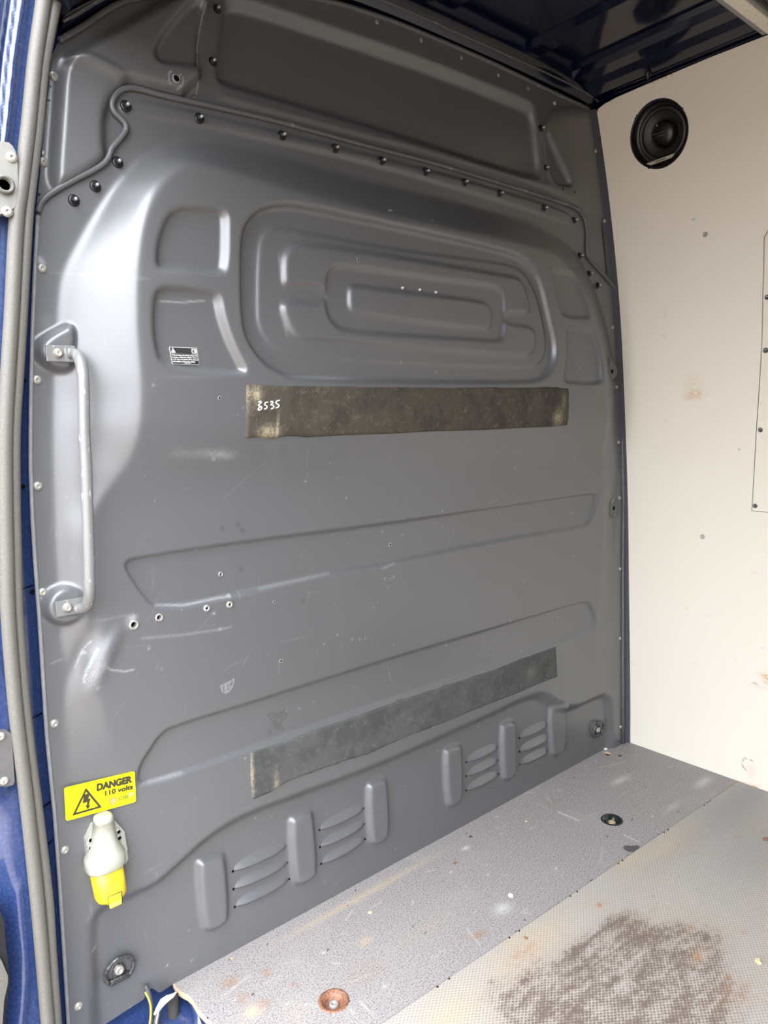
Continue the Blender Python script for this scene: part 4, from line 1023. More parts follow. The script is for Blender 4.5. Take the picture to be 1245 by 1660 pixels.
tube(bm, [(wxs(gl_[0][0])-.0030, gl_[0][1]-.5*k/10, gl_[0][0]) for k in range(11)], .0008, 6)
obj('panel_joint', bm, simple('panel_joint_dark', (.20, .16, .12, 1), .8), acc)  # thin dark line drawn along the gap at the panel edge
for (y, z), r in zip([(-0.4185, 1.3237), (-0.4136, 1.1964), (-0.4, 0.9974), (-0.387, 0.7977)], (.004, .0045, .004, .004)):
    bm = bmesh.new(); lathe(bm, [(r*1.5, -.001), (r*1.5, .0008), (r*.9, .0012), (r*.6, .0002), (0, .0002)], 16)
    o = obj('panel_rivet', bm, M_PIN); o.matrix_world = axis_x(wxs(z)-.0035, y, z); place(o, acc)
for (y, z) in [(-0.2721, 1.4982), (-0.2435, 0.6986)]:
    bm = bmesh.new(); lathe(bm, [(.0066, -.001), (.0066, .001), (.0050, .0022), (.0034, .0022), (.0026, .0008), (.001, .0012), (0, .0012)], 18)
    o = obj('screw', bm, M_STEEL); o.matrix_world = axis_x(wxs(z), y, z); place(o, WR_)

# speaker in the lining
sp = empty('speaker', (wxs(spk[1])+.01, spk[0], spk[1]), 'round black speaker set into the top of the cream wall', 'speaker')
tilt = -math.atan2(wxs(spk[1]-.07)-wxs(spk[1]+.07), .14)
SM = axis_x(wxs(spk[1]), spk[0], spk[1], 1.0, tilt)
M_SPK = simple('speaker_black', (.010, .008, .007, 1), .30, sc=80)
M_CONE = simple('speaker_cone', (.020, .016, .013, 1), .42, sc=120)
for nm, prof, mt in (('frame', [(.078, .000), (.0795, .0015), (.077, .0015), (.0755, -.006), (.0745, -.020), (.066, -.021)], M_SPK),
                     ('surround', [(.067, -.022), (.065, -.016), (.060, -.013), (.055, -.016), (.053, -.021)], M_BLK),
                     ('cone', [(.053, -.021), (.040, -.030), (.026, -.036), (.026, -.036)], M_CONE),
                     ('dust_cap', [(.028, -.036), (.027, -.030), (.020, -.026), (.010, -.024), (0, -.0235)], M_SPK)):
    bm = bmesh.new(); lathe(bm, prof, 48); o = obj(nm, bm, mt); o.matrix_world = SM; place(o, sp)
bm = bmesh.new(); lathe(bm, [(.0765, -.05), (0, -.05)], 32); o = obj('back_shell', bm, M_HOLE); o.matrix_world = SM; place(o, sp)
# silver badge along the lower rim and faint print on the cap
M_BADGE = simple('silver_badge', (.45, .40, .32, 1), .4, .3)
q = [(-0.1289, 1.7002), (-0.2092, 1.7041), (-0.199, 1.6964), (-0.1409, 1.6935)]
fl_ = [Vector((wxs(z)+.004, y, z)) for y, z in q]
bm = bmesh.new(); f = [bm.verts.new(p) for p in fl_]; g2 = [bm.verts.new(p+Vector((.003, 0, 0))) for p in fl_]; bm.faces.new(f)
for i in range(4): bm.faces.new((f[i], g2[i], g2[(i+1) % 4], f[(i+1) % 4]))
bd = obj('badge', bm, M_BADGE, sp, False)
def wall_line(name, px, r, mt, par, dx):
    bm = bmesh.new(); tube(bm, [(wxs(z)+dx, y, z) for y, z in px], r, 6); return obj(name, bm, mt, par)
M_FAINT = simple('faint_print', (.16, .14, .12, 1), .4)
for pl in ([(-0.1449, 1.7668), (-0.1563, 1.7652), (-0.1812, 1.7653)], [(-0.1513, 1.7578), (-0.1668, 1.7583), (-0.1811, 1.7583)]): wall_line('cap_print', pl, .0006, M_FAINT, sp, .0195)
wall_line('badge_print', [(-0.1562, 1.6974), (-0.1833, 1.6985)], .0009, M_SPK, bd, .0025)
bm = bmesh.new(); lathe(bm, [(.0022, 0), (.0016, .0015), (0, .002)], 12); o = obj('cap_painted_highlight', bm, M_STEEL); hp = [(-0.1624, 1.7833)][0]; o.matrix_world = axis_x(wxs(hp[1])+.021, hp[0], hp[1]); place(o, sp)  # tiny pale steel dot standing in for the highlight on the dust cap

# ================================================================ CEILING
CE = empty('ceiling', (0, 0, 0), 'glossy navy painted steel roof with long swages', 'ceiling', kind='structure')
def extrude_prof(name, prof, y0, y1, mat, parent, ny=1, smooth=False):
    bm = bmesh.new(); rows = []
    for k in range(ny+1):
        y = y0+(y1-y0)*k/ny; rows.append([bm.verts.new((x, y, z)) for x, z in prof])
    for a_, b_ in zip(rows[:-1], rows[1:]):
        for i in range(len(prof)-1): bm.faces.new((a_[i], a_[i+1], b_[i+1], b_[i]))
    return obj(name, bm, mat, parent, smooth)
RZ = 1.925
roofp = [(.60, 1.885), (.66, 1.905), (.70, RZ), (.86, RZ), (.87, RZ-.008), (.93, RZ-.008), (.94, RZ), (1.18, RZ), (1.192, RZ-.012), (1.235, RZ-.012), (1.247, RZ), (1.36, RZ), (1.378, RZ-.006), (1.385, RZ-.022), (1.42, RZ-.026)]
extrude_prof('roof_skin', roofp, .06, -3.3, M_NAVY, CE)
cant = [(1.42, RZ-.026), (1.44, 1.888), (1.475, 1.882), (1.480, 1.893), (1.50, 1.893), (1.504, 1.880), (1.530, 1.876), (1.545, 1.86)]
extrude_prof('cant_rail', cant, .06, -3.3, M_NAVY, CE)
bm = bmesh.new(); tube(bm, [(1.478, y, 1.882) for y in np.linspace(.0, -3.2, 12)], .0035, 8); obj('cable_run', bm, M_NAVY, CE)
# header over the side door, sloping up to the roof
hdr = [(.082, 1.80), (.086, 1.655), (.112, 1.650), (.225, 1.745), (.34, 1.795), (.46, 1.836), (.60, 1.885)]
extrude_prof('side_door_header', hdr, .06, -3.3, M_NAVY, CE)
bm = bmesh.new()                                    # front header along the bulkhead top
hp_ = spline([(.113, 1.642), (.225, 1.735), (.32, 1.776), (.46, 1.826), (.603, 1.862), (.75, 1.877)]+[(1.1, 1.882), (1.40, 1.882), (1.50, 1.872)], 4)
A1 = [bm.verts.new((x, .03, z-.012)) for x, z in hp_]; A2 = [bm.verts.new((x, -.016, z+.004)) for x, z in hp_]; A3 = [bm.verts.new((x, -.020, z+.05)) for x, z in hp_]
for P_, Q_ in ((A1, A2), (A2, A3)):
    for i in range(len(P_)-1): bm.faces.new((P_[i], P_[i+1], Q_[i+1], Q_[i]))
obj('front_header', bm, M_NAVY, CE)
bm = bmesh.new(); tube(bm, [(x, -.018, z+.006) for x, z in hp_], .0022, 6); obj('header_seam', bm, M_GREY, CE)
bm = bmesh.new(); lathe(bm, [(.008, 0), (.0085, .006), (.005, .012), (.003, .016), (0, .017)], 12)
o = obj('push_clip', bm, M_BLK); q = [(-0.1794, 1.8844)][0]; o.matrix_world = Matrix.Translation((1.468, q[0], 1.886)) @ Matrix.Rotation(math.pi, 4, 'X'); place(o, CE)
bm = bmesh.new(); box(bm, .70, 1.47, -.575, -.505, 1.868, 1.935, .006); obj('roof_bow', bm, M_NAVY, CE, False)

# strip lamp across the roof
lm = empty('strip_lamp', (1.20, -.49, 1.875), 'slim strip lamp with dotted cream diffuser across the roof', 'lamp')
bm = bmesh.new(); box(bm, .95, 1.468, -.500, -.452, 1.862, 1.885, .004); obj('lamp_body', bm, simple('lamp_grey', (.22, .22, .21, 1), .4), lm, False)
bm = bmesh.new(); box(bm, .965, 1.462, -.495, -.466, 1.857, 1.866, .003); obj('diffuser', bm, M_LAMP, lm, False)

# ================================================================ FLOOR
FL = empty('floor', (0, 0, 0), 'grey vinyl-faced plywood load floor, speckled sheet and worn mesh sheet', 'floor', kind='structure')
ff = lambda u, v, h: np.stack([u, v, h], 1)
ledge = [(0.1973, 0.0218), (0.1957, 0.0042), (0.1996, -0.0123), (0.2045, -0.0254), (0.206, -0.0403), (0.2038, -0.0648), (0.2057, -0.0902), (0.2083, -0.1158)]
SEAM_L, SEAM_R = -.309, -.352
def sy(x): return -.300-.0305*x
fp1 = ledge + [(.214, -.16), (.217, -.25), (.219, sy(.219))] + [(1.742, sy(1.742)), (1.735, .024), (.2, .024)]
GF = Grid(.18, 1.76, -.37, .03, .004)
tn = GF.c('tan'); rs = GF.c('rust'); dk = GF.c('dark'); wr_ = GF.c('wear')
for (p, a, b, am, ar) in [([(0.2779, -0.0496)][0], .012, .010, .75, rs), ([(0.2754, -0.0987)][0], .010, .010, .5, rs), ([(0.2749, -0.1395)][0], .012, .010, .9, tn), ([(0.3, -0.136)][0], .008, .008, .7, rs), ([(0.3415, -0.0758)][0], .007, .007, .8, rs),
                      ([(0.3652, -0.1361)][0], .005, .007, .6, rs), ([(0.5353, -0.1371)][0], .012, .008, .6, tn), ([(0.7184, -0.2788)][0], .014, .006, .8, rs), ([(0.7129, -0.0248)][0], .10, .006, .5, tn), ([(0.5398, -0.0212)][0], .10, .007, .5, tn),
                      ([(1.2086, -0.3223)][0], .009, .010, 1, dk), ([(1.2251, -0.3306)][0], .008, .005, 1, dk), ([(1.2387, -0.3569)][0], .005, .003, .9, dk), ([(1.3247, -0.3543)][0], .010, .0025, .9, dk), ([(1.3286, -0.2586)][0], .004, .002, .9, dk), ([(1.6239, -0.0396)][0], .006, .004, .9, dk),
                      ([(0.9649, -0.0272)][0], .004, .003, 1, dk), ([(0.9681, -0.0115)][0], .002, .002, .9, dk), ([(0.8123, -0.2657)][0], .005, .003, .5, dk), ([(1.0452, 0.1117)][0], .01, .002, .3, dk),
                      ([(0.8164, -0.2588)][0], .014, .010, .55, wr_), ([(1.4881, -0.1238)][0], .025, .008, .5, wr_), ([(1.6499, -0.2892)][0], .03, .010, .55, wr_), ([(0.9191, -0.0534)][0], .008, .004, .8, wr_), ([(1.4629, -0.2966)][0], .02, .006, .3, wr_),
                      ([(1.1235, -0.2546)][0], .004, .003, .7, rs), ([(1.6989, -0.354)][0], .03, .008, .7, tn), ([(1.2415, -0.0702)][0], .02, .008, .25, rs), ([(1.6873, -0.0649)][0], .012, .006, .4, rs),
                      ([(0.4779, -0.2047)][0], .03, .02, .2, rs), ([(0.6519, -0.1919)][0], .1, .03, .12, tn), ([(0.3329, -0.1914)][0], .02, .02, .2, tn)]:
    GF.blob(p[0], p[1], a, b, am, ar)
GF.stroke([(1.2205, -0.1059), (1.2235, -0.1657)], .0016, .8, wr_); GF.stroke([(1.2511, -0.2829), (1.2505, -0.3222)], .0014, .6, wr_)
GF.stroke([(1.4122, -0.3977), (1.6244, -0.3452), (1.7034, -0.3486)], .003, .3, rs)
for _ in range(90):
    x, y = random.uniform(.22, 1.7), random.uniform(-.33, .01); a = random.uniform(0, 3.14); L = random.expovariate(1/.02)
    GF.stroke([(x, y), (x+L*math.cos(a), y+L*math.sin(a)*.6)], .0014, random.uniform(.1, .4), wr_)
for _ in range(60):
    GF.blob(random.uniform(.22, 1.7), random.uniform(-.33, .01), .0025, .002, random.uniform(.4, 1), random.choice([dk, rs, wr_]))
A1c = [(0.398, -0.2163)][0]; A2c = [(1.2902, -0.2232)][0]; H3c = [(1.6073, -0.007)][0]; H4c = [(0.3082, 0.0016)][0]
GF.build('floor_sheet', ff, M_FLOOR, fp1, [(*A1c, .0285), (*A2c, .0285), (*H3c, .0105), (*H4c, .0035)], FL, chans=('tan', 'rust', 'dark', 'wear'))

GM = Grid(.19, 1.76, -1.10, -.29, .006)
tn = GM.c('tan'); rs = GM.c('rust'); dk = GM.c('dark'); wr_ = GM.c('wear'); gy = GM.c('grey')
GM.blob(*[(0.8193, -0.5321)][0], .16, .09, 1.0, dk); GM.blob(*[(0.6653, -0.5071)][0], .14, .06, .85, dk); GM.blob(*[(0.9473, -0.5851)][0], .14, .05, .85, dk)
GM.blob(*[(0.8905, -0.5012)][0], .09, .04, .4, dk); GM.blob(*[(0.901, -0.7003)][0], .12, .06, .7, dk); GM.blob(*[(0.6378, -0.389)][0], .10, .04, .45, dk); GM.blob(*[(0.9671, -0.4397)][0], .1, .03, .42, dk)
GM.blob(*[(1.6185, -0.4064)][0], .15, .05, .9, gy); GM.blob(*[(1.4253, -0.5347)][0], .12, .06, .7, gy); GM.blob(*[(1.3208, -0.4044)][0], .2, .02, .3, gy)
GM.blob(*[(1.2761, -0.3808)][0], .05, .02, .9, tn); GM.blob(*[(1.1774, -0.3411)][0], .03, .012, 1, tn); GM.blob(*[(0.7929, -0.3675)][0], .08, .03, .7, tn); GM.blob(*[(0.5159, -0.3821)][0], .06, .02, 1, tn)
GM.blob(*[(1.3822, -0.3888)][0], .06, .02, .6, tn)
GM.blob(*[(0.9888, -0.6009)][0], .02, .007, .9, rs); GM.blob(*[(0.7478, -0.3725)][0], .03, .012, .6, rs); GM.blob(*[(0.9503, -0.6889)][0], .03, .02, .4, rs)
for _ in range(60):
    a = random.gauss(.0, .25)+random.choice([0, 1.0]); x, y = random.uniform(.5, 1.7), random.uniform(-.9, -.36); L = random.expovariate(1/.05)
    GM.stroke([(x, y), (x+L*math.cos(a), y+L*math.sin(a))], .0022, random.uniform(.2, .6), random.choice([wr_, dk, wr_]))
for _ in range(60):
    GM.blob(random.uniform(.5, 1.7), random.uniform(-.9, -.36), random.uniform(.003, .008), .004, random.uniform(.5, 1), random.choice([dk, dk, rs]))
fp2 = [(.219, sy(.219)), (1.742, sy(1.742)), (1.742, -1.10), (.219, -1.10)]
GM.build('floor_sheet', ff, M_MESH, fp2, (), FL, chans=('tan', 'rust', 'dark', 'wear', 'grey'))
bm = bmesh.new()
v = [bm.verts.new(p) for p in ((.219, -1.10, 0), (1.742, -1.10, 0), (1.742, -3.3, 0), (-.02, -3.3, 0), (-.02, -1.30, 0), (.219, -1.30, 0))]; bm.faces.new(v)
o = obj('floor_sheet', bm, M_FLOOR, FL, False)
# ply edge along the step and the ply under the sheets
bm = bmesh.new()
le = ledge + [(.214, -.16), (.217, -.25), (.219, -.4), (.219, -1.3)]
ra = [bm.verts.new((x, y, .0)) for x, y in le]; rb = [bm.verts.new((x-.0025, y-.0015, -.003)) for x, y in le]; rc_ = [bm.verts.new((x-.001, y, -.012)) for x, y in le]
for P_, Q_ in ((ra, rb), (rb, rc_)):
    for i in range(len(le)-1): bm.faces.new((P_[i], P_[i+1], Q_[i+1], Q_[i]))
obj('ply_edge', bm, M_PLY, FL)
bm = bmesh.new(); box(bm, .24, 1.75, -3.3, .055, -.030, -.014); obj('ply_underside', bm, M_NAVY, FL, False)
for (cx0, cy0), r, nm in ((H3c, .0105, 'drilled_hole'), (H4c, .0035, 'drilled_hole')):
    bm = bmesh.new(); lathe(bm, [(r*1.12, .0006), (r, -.0002), (r*.97, -.0060)], 20)
    o = obj(nm, bm, M_PLY); o.location = (cx0, cy0, 0); place(o, FL)
    bm = bmesh.new(); lathe(bm, [(r*.98, -.0058), (r*.98, -.0135), (0, -.0135)], 20); d_ = obj('bore', bm, M_HOLE, None, False); d_.location = (cx0, cy0, 0); place(d_, o)
# sheet joint
bm = bmesh.new(); tube(bm, [(x, sy(x), -.0003) for x in np.linspace(.22, 1.74, 20)], .0008, 6); obj('sheet_joint', bm, simple('joint_dirt', (.16, .15, .14, 1), .7), FL)

# anchor cups
def anchor(c, mat, matb, label, tilt=0):
    e = empty('floor_anchor', (c[0], c[1], 0), label, 'floor anchor')
    bm = bmesh.new(); lathe(bm, [(.0290, -.0010), (.0275, .0012), (.0235, .0012), (.0205, -.0010), (.0150, -.0075), (.0125, -.0105), (0, -.0110)], 32)
    o = obj('cup', bm, mat); o.location = (c[0], c[1], 0); place(o, e)
    bm = bmesh.new(); lathe(bm, [(.0088, -.0105), (.0088, -.0060), (.0072, -.0046), (.0036, -.0046), (.003, -.0070), (0, -.0070)], 18)
    o = obj('bolt', bm, matb); o.location = (c[0], c[1], 0); place(o, e)
anchor(A1c, M_RUST, M_RAW, 'rusty brown round anchor cup in the floor near the front edge')
anchor(A2c, simple('black_cup_gloss', (.012, .014, .013, 1), .2), simple('brass_bolt', (.62, .48, .30, 1), .35, .4), 'black round anchor cup in the floor near the far corner')

# crumbs of debris on the floor
def crumb(px, r, mat, label, cat='debris', flat=.6):
    bm = bmesh.new(); bmesh.ops.create_icosphere(bm, subdivisions=2, radius=1)
    for v in bm.verts:
        k = 1+.28*math.sin(7*v.co.x+3*px[0]*100)*math.cos(5*v.co.y)+random.uniform(-.12, .12)
        v.co = Vector((v.co.x*r*k*1.3, v.co.y*r*k*.9, max(v.co.z*r*k*flat, -r*flat*.5)))
    o = obj('debris_crumb', bm, mat, None, False); o.location = (px[0], px[1], r*flat*.5); o.rotation_euler = (0, 0, random.uniform(0, 3)); tag(o, label, cat)
    return o
M_CR1 = simple('white_crumb', (.70, .67, .60, 1), .8, sc=400); M_CR2 = simple('brown_crumb', (.22, .11, .06, 1), .8, sc=400); M_CR3 = simple('straw_crumb', (.55, .45, .26, 1), .8, sc=400)
crumb([(0.8605, -0.2441)][0], .0055, M_CR1, 'whitish stone crumb on the grey floor sheet, middle of the floor')
crumb([(1.1302, 0.0243)][0], .0050, M_CR1, 'small white chip where the floor meets the bulkhead below the louvres')
crumb([(1.6307, 0.0147)][0], .0070, M_CR1, 'white scrap in the far corner beside the round floor hole', flat=.4)
crumb([(0.5965, -0.0778)][0], .0040, M_CR3, 'small straw-coloured crumb on the floor right of the left louvres')
crumb([(0.8555, -0.0794)][0], .0038, M_CR2, 'small brown crumb on the floor below the first right-hand louvres')
crumb([(1.1205, -0.0786)][0], .0030, M_CR3, 'tiny yellowish crumb on the floor left of the black anchor cup')
crumb([(1.487, -0.5252)][0], .0060, M_CR2, 'reddish brown crumb at the right edge of the mesh floor')
crumb([(1.059, -0.6857)][0], .0060, M_CR3, 'pale crumb on the mesh floor at the lower right edge')
crumb([(0.7819, -0.3481)][0], .0035, M_CR2, 'dark brown crumb at the left edge of the worn mesh floor')

# ================================================================ SIDE DOOR OPENING (left)
DO = empty('door_1', (0, 0, 0), 'blue side door opening with its rubber seal at the left edge', 'door frame', kind='structure')
# inner jamb strip between seal and bulkhead
zc = list(np.linspace(-.02, 1.72, 50))
lx = sorted([(z, x) for x, z in low_edge] + [(z, x) for x, z in left_up[2:]])
lxf = lambda z: float(np.interp(z, [a for a, b in lx], [b for a, b in lx]))
bm = bmesh.new()
r0 = [bm.verts.new((lxf(z)+.03, .012, z)) for z in zc]; r1 = [bm.verts.new((lxf(z)-.004, .012, z)) for z in zc]; r2 = [bm.verts.new((lxf(z)-.030, -.004, z)) for z in zc]; r3 = [bm.verts.new((lxf(z)-.07, -.030, z)) for z in zc]
for P_, Q_ in ((r0, r1), (r1, r2), (r2, r3)):
    for i in range(len(zc)-1): bm.faces.new((P_[i], P_[i+1], Q_[i+1], Q_[i]))
obj('inner_jamb', bm, M_BLUE, DO)
jy = lambda x, z: .012 - max(0, min(1, (lxf(z)-.004-x)/.026))*.016
for (x, z) in [(0.0222, 1.1207), (0.0074, 0.9589), (0.0073, 0.7921), (0.0212, 1.0424)][:3]:
    bm = bmesh.new(); lathe(bm, [(.0036, .0012), (0, .0014)], 12); put(obj('plug_hole', bm, M_HOLE, None, False), axis_y(x, jy(x, z)-.002, z), DO)
for (z0, w) in [([(-0.0033, 0.5911)][0][1], .0014), ([(-0.0062, 0.4387)][0][1], .0014), ([(-0.0058, 0.3723)][0][1], .0012), ([(0.0017, 0.8009)][0][1], .0010)]:
    bm = bmesh.new(); tube(bm, [(lxf(z0)-.002, .011, z0+.001), (lxf(z0)-.028, -.004, z0-.001)], w, 6); obj('weld_joint', bm, M_NAVY, DO)

SY = -.055
lobeA = [(0.0861, 1.7099), (0.0748, 1.6495), (0.0564, 1.5627), (0.0414, 1.4767), (0.0246, 1.3902), (0.014, 1.3382), (-0.0016, 1.2178), (-0.0136, 1.1309), (-0.0248, 1.0435), (-0.0321, 0.9551), (-0.0379, 0.8653), (-0.043, 0.7741), (-0.0446, 0.6328), (-0.0412, 0.485), (-0.0394, 0.3322), (-0.0396, 0.2279), (-0.0406, 0.1109), (-0.0408, 0.0014)]
lobeB = [(0.1067, 1.7196), (0.0943, 1.658), (0.0714, 1.5687), (0.0562, 1.4817), (0.0393, 1.3941), (0.0301, 1.3417), (0.0136, 1.2196), (0.0015, 1.1316), (-0.0106, 1.0431), (-0.018, 0.9536), (-0.0237, 0.8627), (-0.0288, 0.7703), (-0.0302, 0.6271), (-0.0265, 0.4774), (-0.0226, 0.3217), (-0.0244, 0.2168), (-0.0262, 0.0986), (-0.0263, -0.0124)]
bm = bmesh.new()
tube(bm, [(x, SY-.002, z) for x, z in spline(lobeA, 5)], .0102, 14, up=Vector((0, 1, 0)))
tube(bm, [(x, SY+.006, z) for x, z in spline(lobeB, 5)], .0082, 14, up=Vector((0, 1, 0)))
se = obj('weather_seal', bm, M_RUB, DO)
bm = bmesh.new()
mid_ = [((a[0]+b[0])/2, (a[1]+b[1])/2) for a, b in zip(lobeA, lobeB)]
tube(bm, [(x, SY+.010, z) for x, z in spline(mid_, 5)], .0095, 8, up=Vector((0, 1, 0)), flat=(.8, 1.3))
obj('seal_carrier', bm, M_RUB, DO)

# outer jamb: shaped pillar face outside the seal, relief over x-z
GJ = Grid(-.32, .14, -.35, 1.95, .005)
sealx = [(z, x) for x, z in lobeA][::-1]
sealf = np.interp(GJ.v, [a for a, b in sorted(sealx)], [b for a, b in sorted(sealx)])
dist_seal = sealf[None, :]-GJ.U                      # metres outboard of the seal
GJ.H = .004*np.ones_like(GJ.U)
upz = sstep((GJ.V-1.36)/.04)
GJ.H += upz*(.012*sstep((dist_seal-.018)/.006)-.016*sstep((dist_seal-.030)/.005)+.022*sstep((dist_seal-.040)/.008)-.03*sstep((dist_seal-.062)/.01))
midz = sstep((.62-GJ.V)/.05)
GJ.H -= .03*sstep((dist_seal-.035)/.02)*(1-upz)*(1-midz)*.5
GJ.raise_([(-0.1025, 0.7488), (-0.122, 0.523), (-0.0503, 0.4963), (-0.04, 0.6009), (-0.0412, 0.6592), (-0.0563, 0.7292)], .008, .02, 1)
GJ.raise_([(-0.1386, 0.5123), (-0.0767, 0.4846), (-0.0788, 0.3985), (-0.0754, 0.3568), (-0.0712, 0.3039), (-0.0751, 0.1919), (-0.0917, 0.0964), (-0.1706, 0.1469)], -.016, .02, 1)
GJ.raise_([(-0.0588, 0.349), (-0.0603, 0.2881), (-0.0574, 0.2135), (-0.0699, 0.1254), (-0.0783, 0.0878), (-0.0833, 0.0911), (-0.0717, 0.1689), (-0.0642, 0.2173), (-0.0653, 0.2906), (-0.0622, 0.3506)], .008, .008, 1)
GJ.H = GJ.blur(GJ.H, 1)
jamb_r = [(b-.004, a) for a, b in sorted(sealx)]
fj = lambda u, v, h: np.stack([u, -.036-h, v], 1)
jp = [(-.31, -.34)] + [(jamb_r[0][0]+.02, -.34)] + [(x+.012, z) for x, z in jamb_r] + [(-.31, jamb_r[-1][1])]
GJ.build('outer_jamb', fj, M_BLUE, jp, (), DO)
# cover plate with two screws
cp = [(-0.0991, 0.6168), (-0.0595, 0.6046), (-0.0548, 0.6003), (-0.0537, 0.5941), (-0.0551, 0.5256), (-0.0573, 0.5196), (-0.0623, 0.5194), (-0.1063, 0.5325)]
bm = bmesh.new(); a = [bm.verts.new((x, -.058, z)) for x, z in cp]; b = [bm.verts.new((x, -.040, z)) for x, z in cp]; bm.faces.new(a)
for i in range(len(a)): bm.faces.new((a[i], b[i], b[(i+1) % len(a)], a[(i+1) % len(a)]))
pc = obj('cover_plate', bm, simple('grey_cover_plate', (.13, .125, .12, 1), .4, .3), DO, False)
for (x, z) in [(-0.0681, 0.5987), (-0.0689, 0.5298)]:
    bm = screw_mesh(.0062); o = obj('screw', bm, M_STEEL); o.matrix_world = axis_y(x, -.058, z); place(o, pc)
# striker bracket with guide hole
st = [(-0.0294, 1.4327), (0.0083, 1.4431), (0.0172, 1.436), (0.0199, 1.4209), (0.0181, 1.3891), (0.0152, 1.3736), (0.0101, 1.3502), (-0.0143, 1.3406), (-0.0374, 1.3387)]
bm = bmesh.new(); a = [bm.verts.new((x, -.066, z)) for x, z in chaikin(st, 1)]; b = [bm.verts.new((x, -.045, z)) for x, z in chaikin(st, 1)]; bm.faces.new(a)
for i in range(len(a)): bm.faces.new((a[i], b[i], b[(i+1) % len(a)], a[(i+1) % len(a)]))
sb = obj('striker_plate', bm, simple('striker_grey', (.25, .24, .215, 1), .42, .35), DO, False)
x, z = [(-0.0001, 1.3828)][0]
bm = bmesh.new(); lathe(bm, [(.0125, 0), (.0125, .006), (.0100, .0075), (.0080, .006), (.0076, -.002), (0, -.002)], 24); o = obj('guide_socket', bm, M_RUB); o.matrix_world = axis_y(x, -.066, z); place(o, sb)
bm = bmesh.new(); lathe(bm, [(.0075, 0), (0, .0)], 16); d_ = obj('bore', bm, M_HOLE, None, False); d_.matrix_world = axis_y(x, -.066, z); place(d_, o)
for (x, z) in [(0.0125, 1.4218), (0.0009, 1.3479)]:
    bm = screw_mesh(.0075); o = obj('screw', bm, M_STEEL); o.matrix_world = axis_y(x, -.066, z); place(o, sb)

gp = [(-0.1378, 0.3621), (-0.0916, 0.3316), (-0.0873, 0.3124), (-0.0885, 0.2776), (-0.0877, 0.2466), (-0.0877, 0.2158), (-0.0974, 0.1699), (-0.1098, 0.0522), (-0.1615, 0.0874)]
bm = bmesh.new(); a = [bm.verts.new((x, -.0605, z)) for x, z in gp]; b = [bm.verts.new((x, -.020, z)) for x, z in gp]; bm.faces.new(a)
for i in range(len(a)): bm.faces.new((a[i], b[i], b[(i+1) % len(a)], a[(i+1) % len(a)]))
obj('runner_gap', bm, M_BLK, DO, False)
gp = [(-0.145, 0.2888), (-0.0971, 0.2588), (-0.091, 0.2311), (-0.0919, 0.2193), (-0.0991, 0.1947), (-0.1047, 0.157), (-0.1121, 0.0576), (-0.1621, 0.0916)]
bm = bmesh.new(); a = [bm.verts.new((x, -.068, z)) for x, z in gp]; b = [bm.verts.new((x, -.060, z)) for x, z in gp]; bm.faces.new(a)
for i in range(len(a)): bm.faces.new((a[i], b[i], b[(i+1) % len(a)], a[(i+1) % len(a)]))
obj('sill_trim', bm, M_RUB, DO, False)

# sill step under the floor edge, with the wiring in it
M_SILL = M_BLUE
bm = bmesh.new()
pr = [(.060, -.012), (.034, -.030), (-.010, -.034), (-.06, -.045), (-.10, -.10), (-.12, -.30)]
for x0, x1, dz in ((-.15, .24, 0),):
    A_ = [bm.verts.new((x0, y, z)) for y, z in pr]; B_ = [bm.verts.new((x1, y, z)) for y, z in pr]
    for i in range(len(pr)-1): bm.faces.new((A_[i], A_[i+1], B_[i+1], B_[i]))
obj('sill_step', bm, M_SILL, DO)
bm = bmesh.new(); box(bm, .222, .245, -1.3, .05, -.30, -.010, .003); obj('step_riser', bm, M_SILL, DO, False)
bm = bmesh.new(); box(bm, -.15, .24, -1.3, -.10, -.32, -.30); obj('step_tread', bm, M_BLK, DO, False)
bm = bmesh.new(); tube(bm, [(.216, .0, -.016), (.212, -.05, -.022), (.20, -.10, -.06)], .010, 10); obj('step_swage', bm, M_SILL, DO)

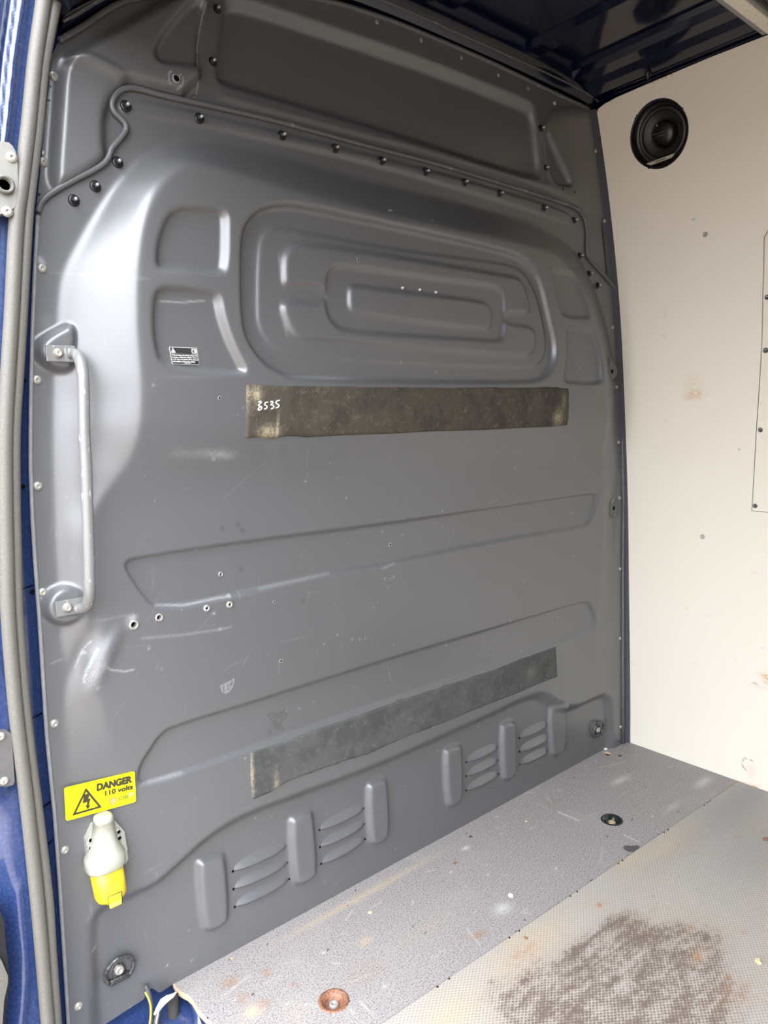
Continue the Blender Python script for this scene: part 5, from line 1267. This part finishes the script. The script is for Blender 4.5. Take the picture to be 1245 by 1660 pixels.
wb_ = empty('cable_bundle', (.16, -.01, -.02), 'black cable with yellow-striped wire and taped white joint at the floor corner', 'cable')
bm = bmesh.new(); tube(bm, spline([(x, y, z) for (x, z), y in zip([(0.1407, 0.0329), (0.1428, 0.0132), (0.1399, -0.0124), (0.1323, -0.0389), (0.124, -0.0773)], (.012, -.002, -.010, -.020, -.03))], 5), .0042, 8); obj('black_cable', bm, M_WIREG, wb_)
bm = bmesh.new(); tube(bm, spline([(x, y, z) for (x, z), y in zip([(0.1325, 0.0363), (0.1378, 0.0136), (0.1354, -0.0058), (0.1287, -0.0202), (0.1211, -0.0647)], (-.008, -.014, -.018, -.026, -.035))], 5), .0016, 6); obj('yellow_wire', bm, M_WIREY, wb_)
bm = bmesh.new(); tube(bm, [(x, y, z) for (x, z), y in zip([(0.1413, -0.006), (0.1487, 0.0006), (0.1586, 0.0096), (0.1681, 0.0114), (0.1775, 0.0109), (0.1849, 0.0141)], (-.02,)*6)], [.0018, .0045, .0065, .0055, .0035, .0012], 8); obj('taped_joint', bm, M_TAPE, wb_)
for k in range(3):
    bm = bmesh.new(); tube(bm, [(x+.003*k, y, z) for (x, z), y in zip([(0.1461, -0.0028), (0.1394, -0.0172), (0.133, -0.044), (0.1292, -0.0664)], (-.02, -.024, -.03, -.035))], .0018, 6); obj('thin_wire', bm, (M_WIREG, M_TAPE, M_WIREG)[k], wb_)
bm = bmesh.new(); tube(bm, [(x, y, z) for (x, z), y in zip([(0.1846, -0.0047), (0.1805, -0.0301), (0.177, -0.0659), (0.1727, -0.1141)], (.0, -.01, -.015, -.03))], .0105, 12)
tag(obj('sleeved_conduit', bm, simple('fuzzy_black_sleeve', (.03, .028, .026, 1), .9, sc=300)), 'thick dark fabric-sleeved conduit dropping below the floor corner', 'conduit')

# closed rear of the van and the rest of the left side, which shade the load area
RW = empty('wall_back', (0, 0, 0), 'rear end of the load area behind the viewer', 'wall', kind='structure')
bm = bmesh.new(); box(bm, -.05, 1.80, -3.34, -3.30, -.1, 2.0); obj('rear_door_panel', bm, M_NAVY, RW, False)
LW = empty('wall_left', (0, 0, 0), 'left side of the load area behind the side door opening', 'wall', kind='structure')
bm = bmesh.new(); box(bm, -.06, -.02, -3.30, -1.36, -.1, 1.95); obj('side_panel', bm, M_NAVY, LW, False)
GR = empty('ground', (0, 0, 0), 'brownish concrete yard the van stands on', 'ground', kind='structure')
bm = bmesh.new(); v = [bm.verts.new(p) for p in ((-30, -30, -.75), (30, -30, -.75), (30, 30, -.75), (-30, 30, -.75))]; bm.faces.new(v); obj('yard_slab', bm, M_CONC, GR, False)
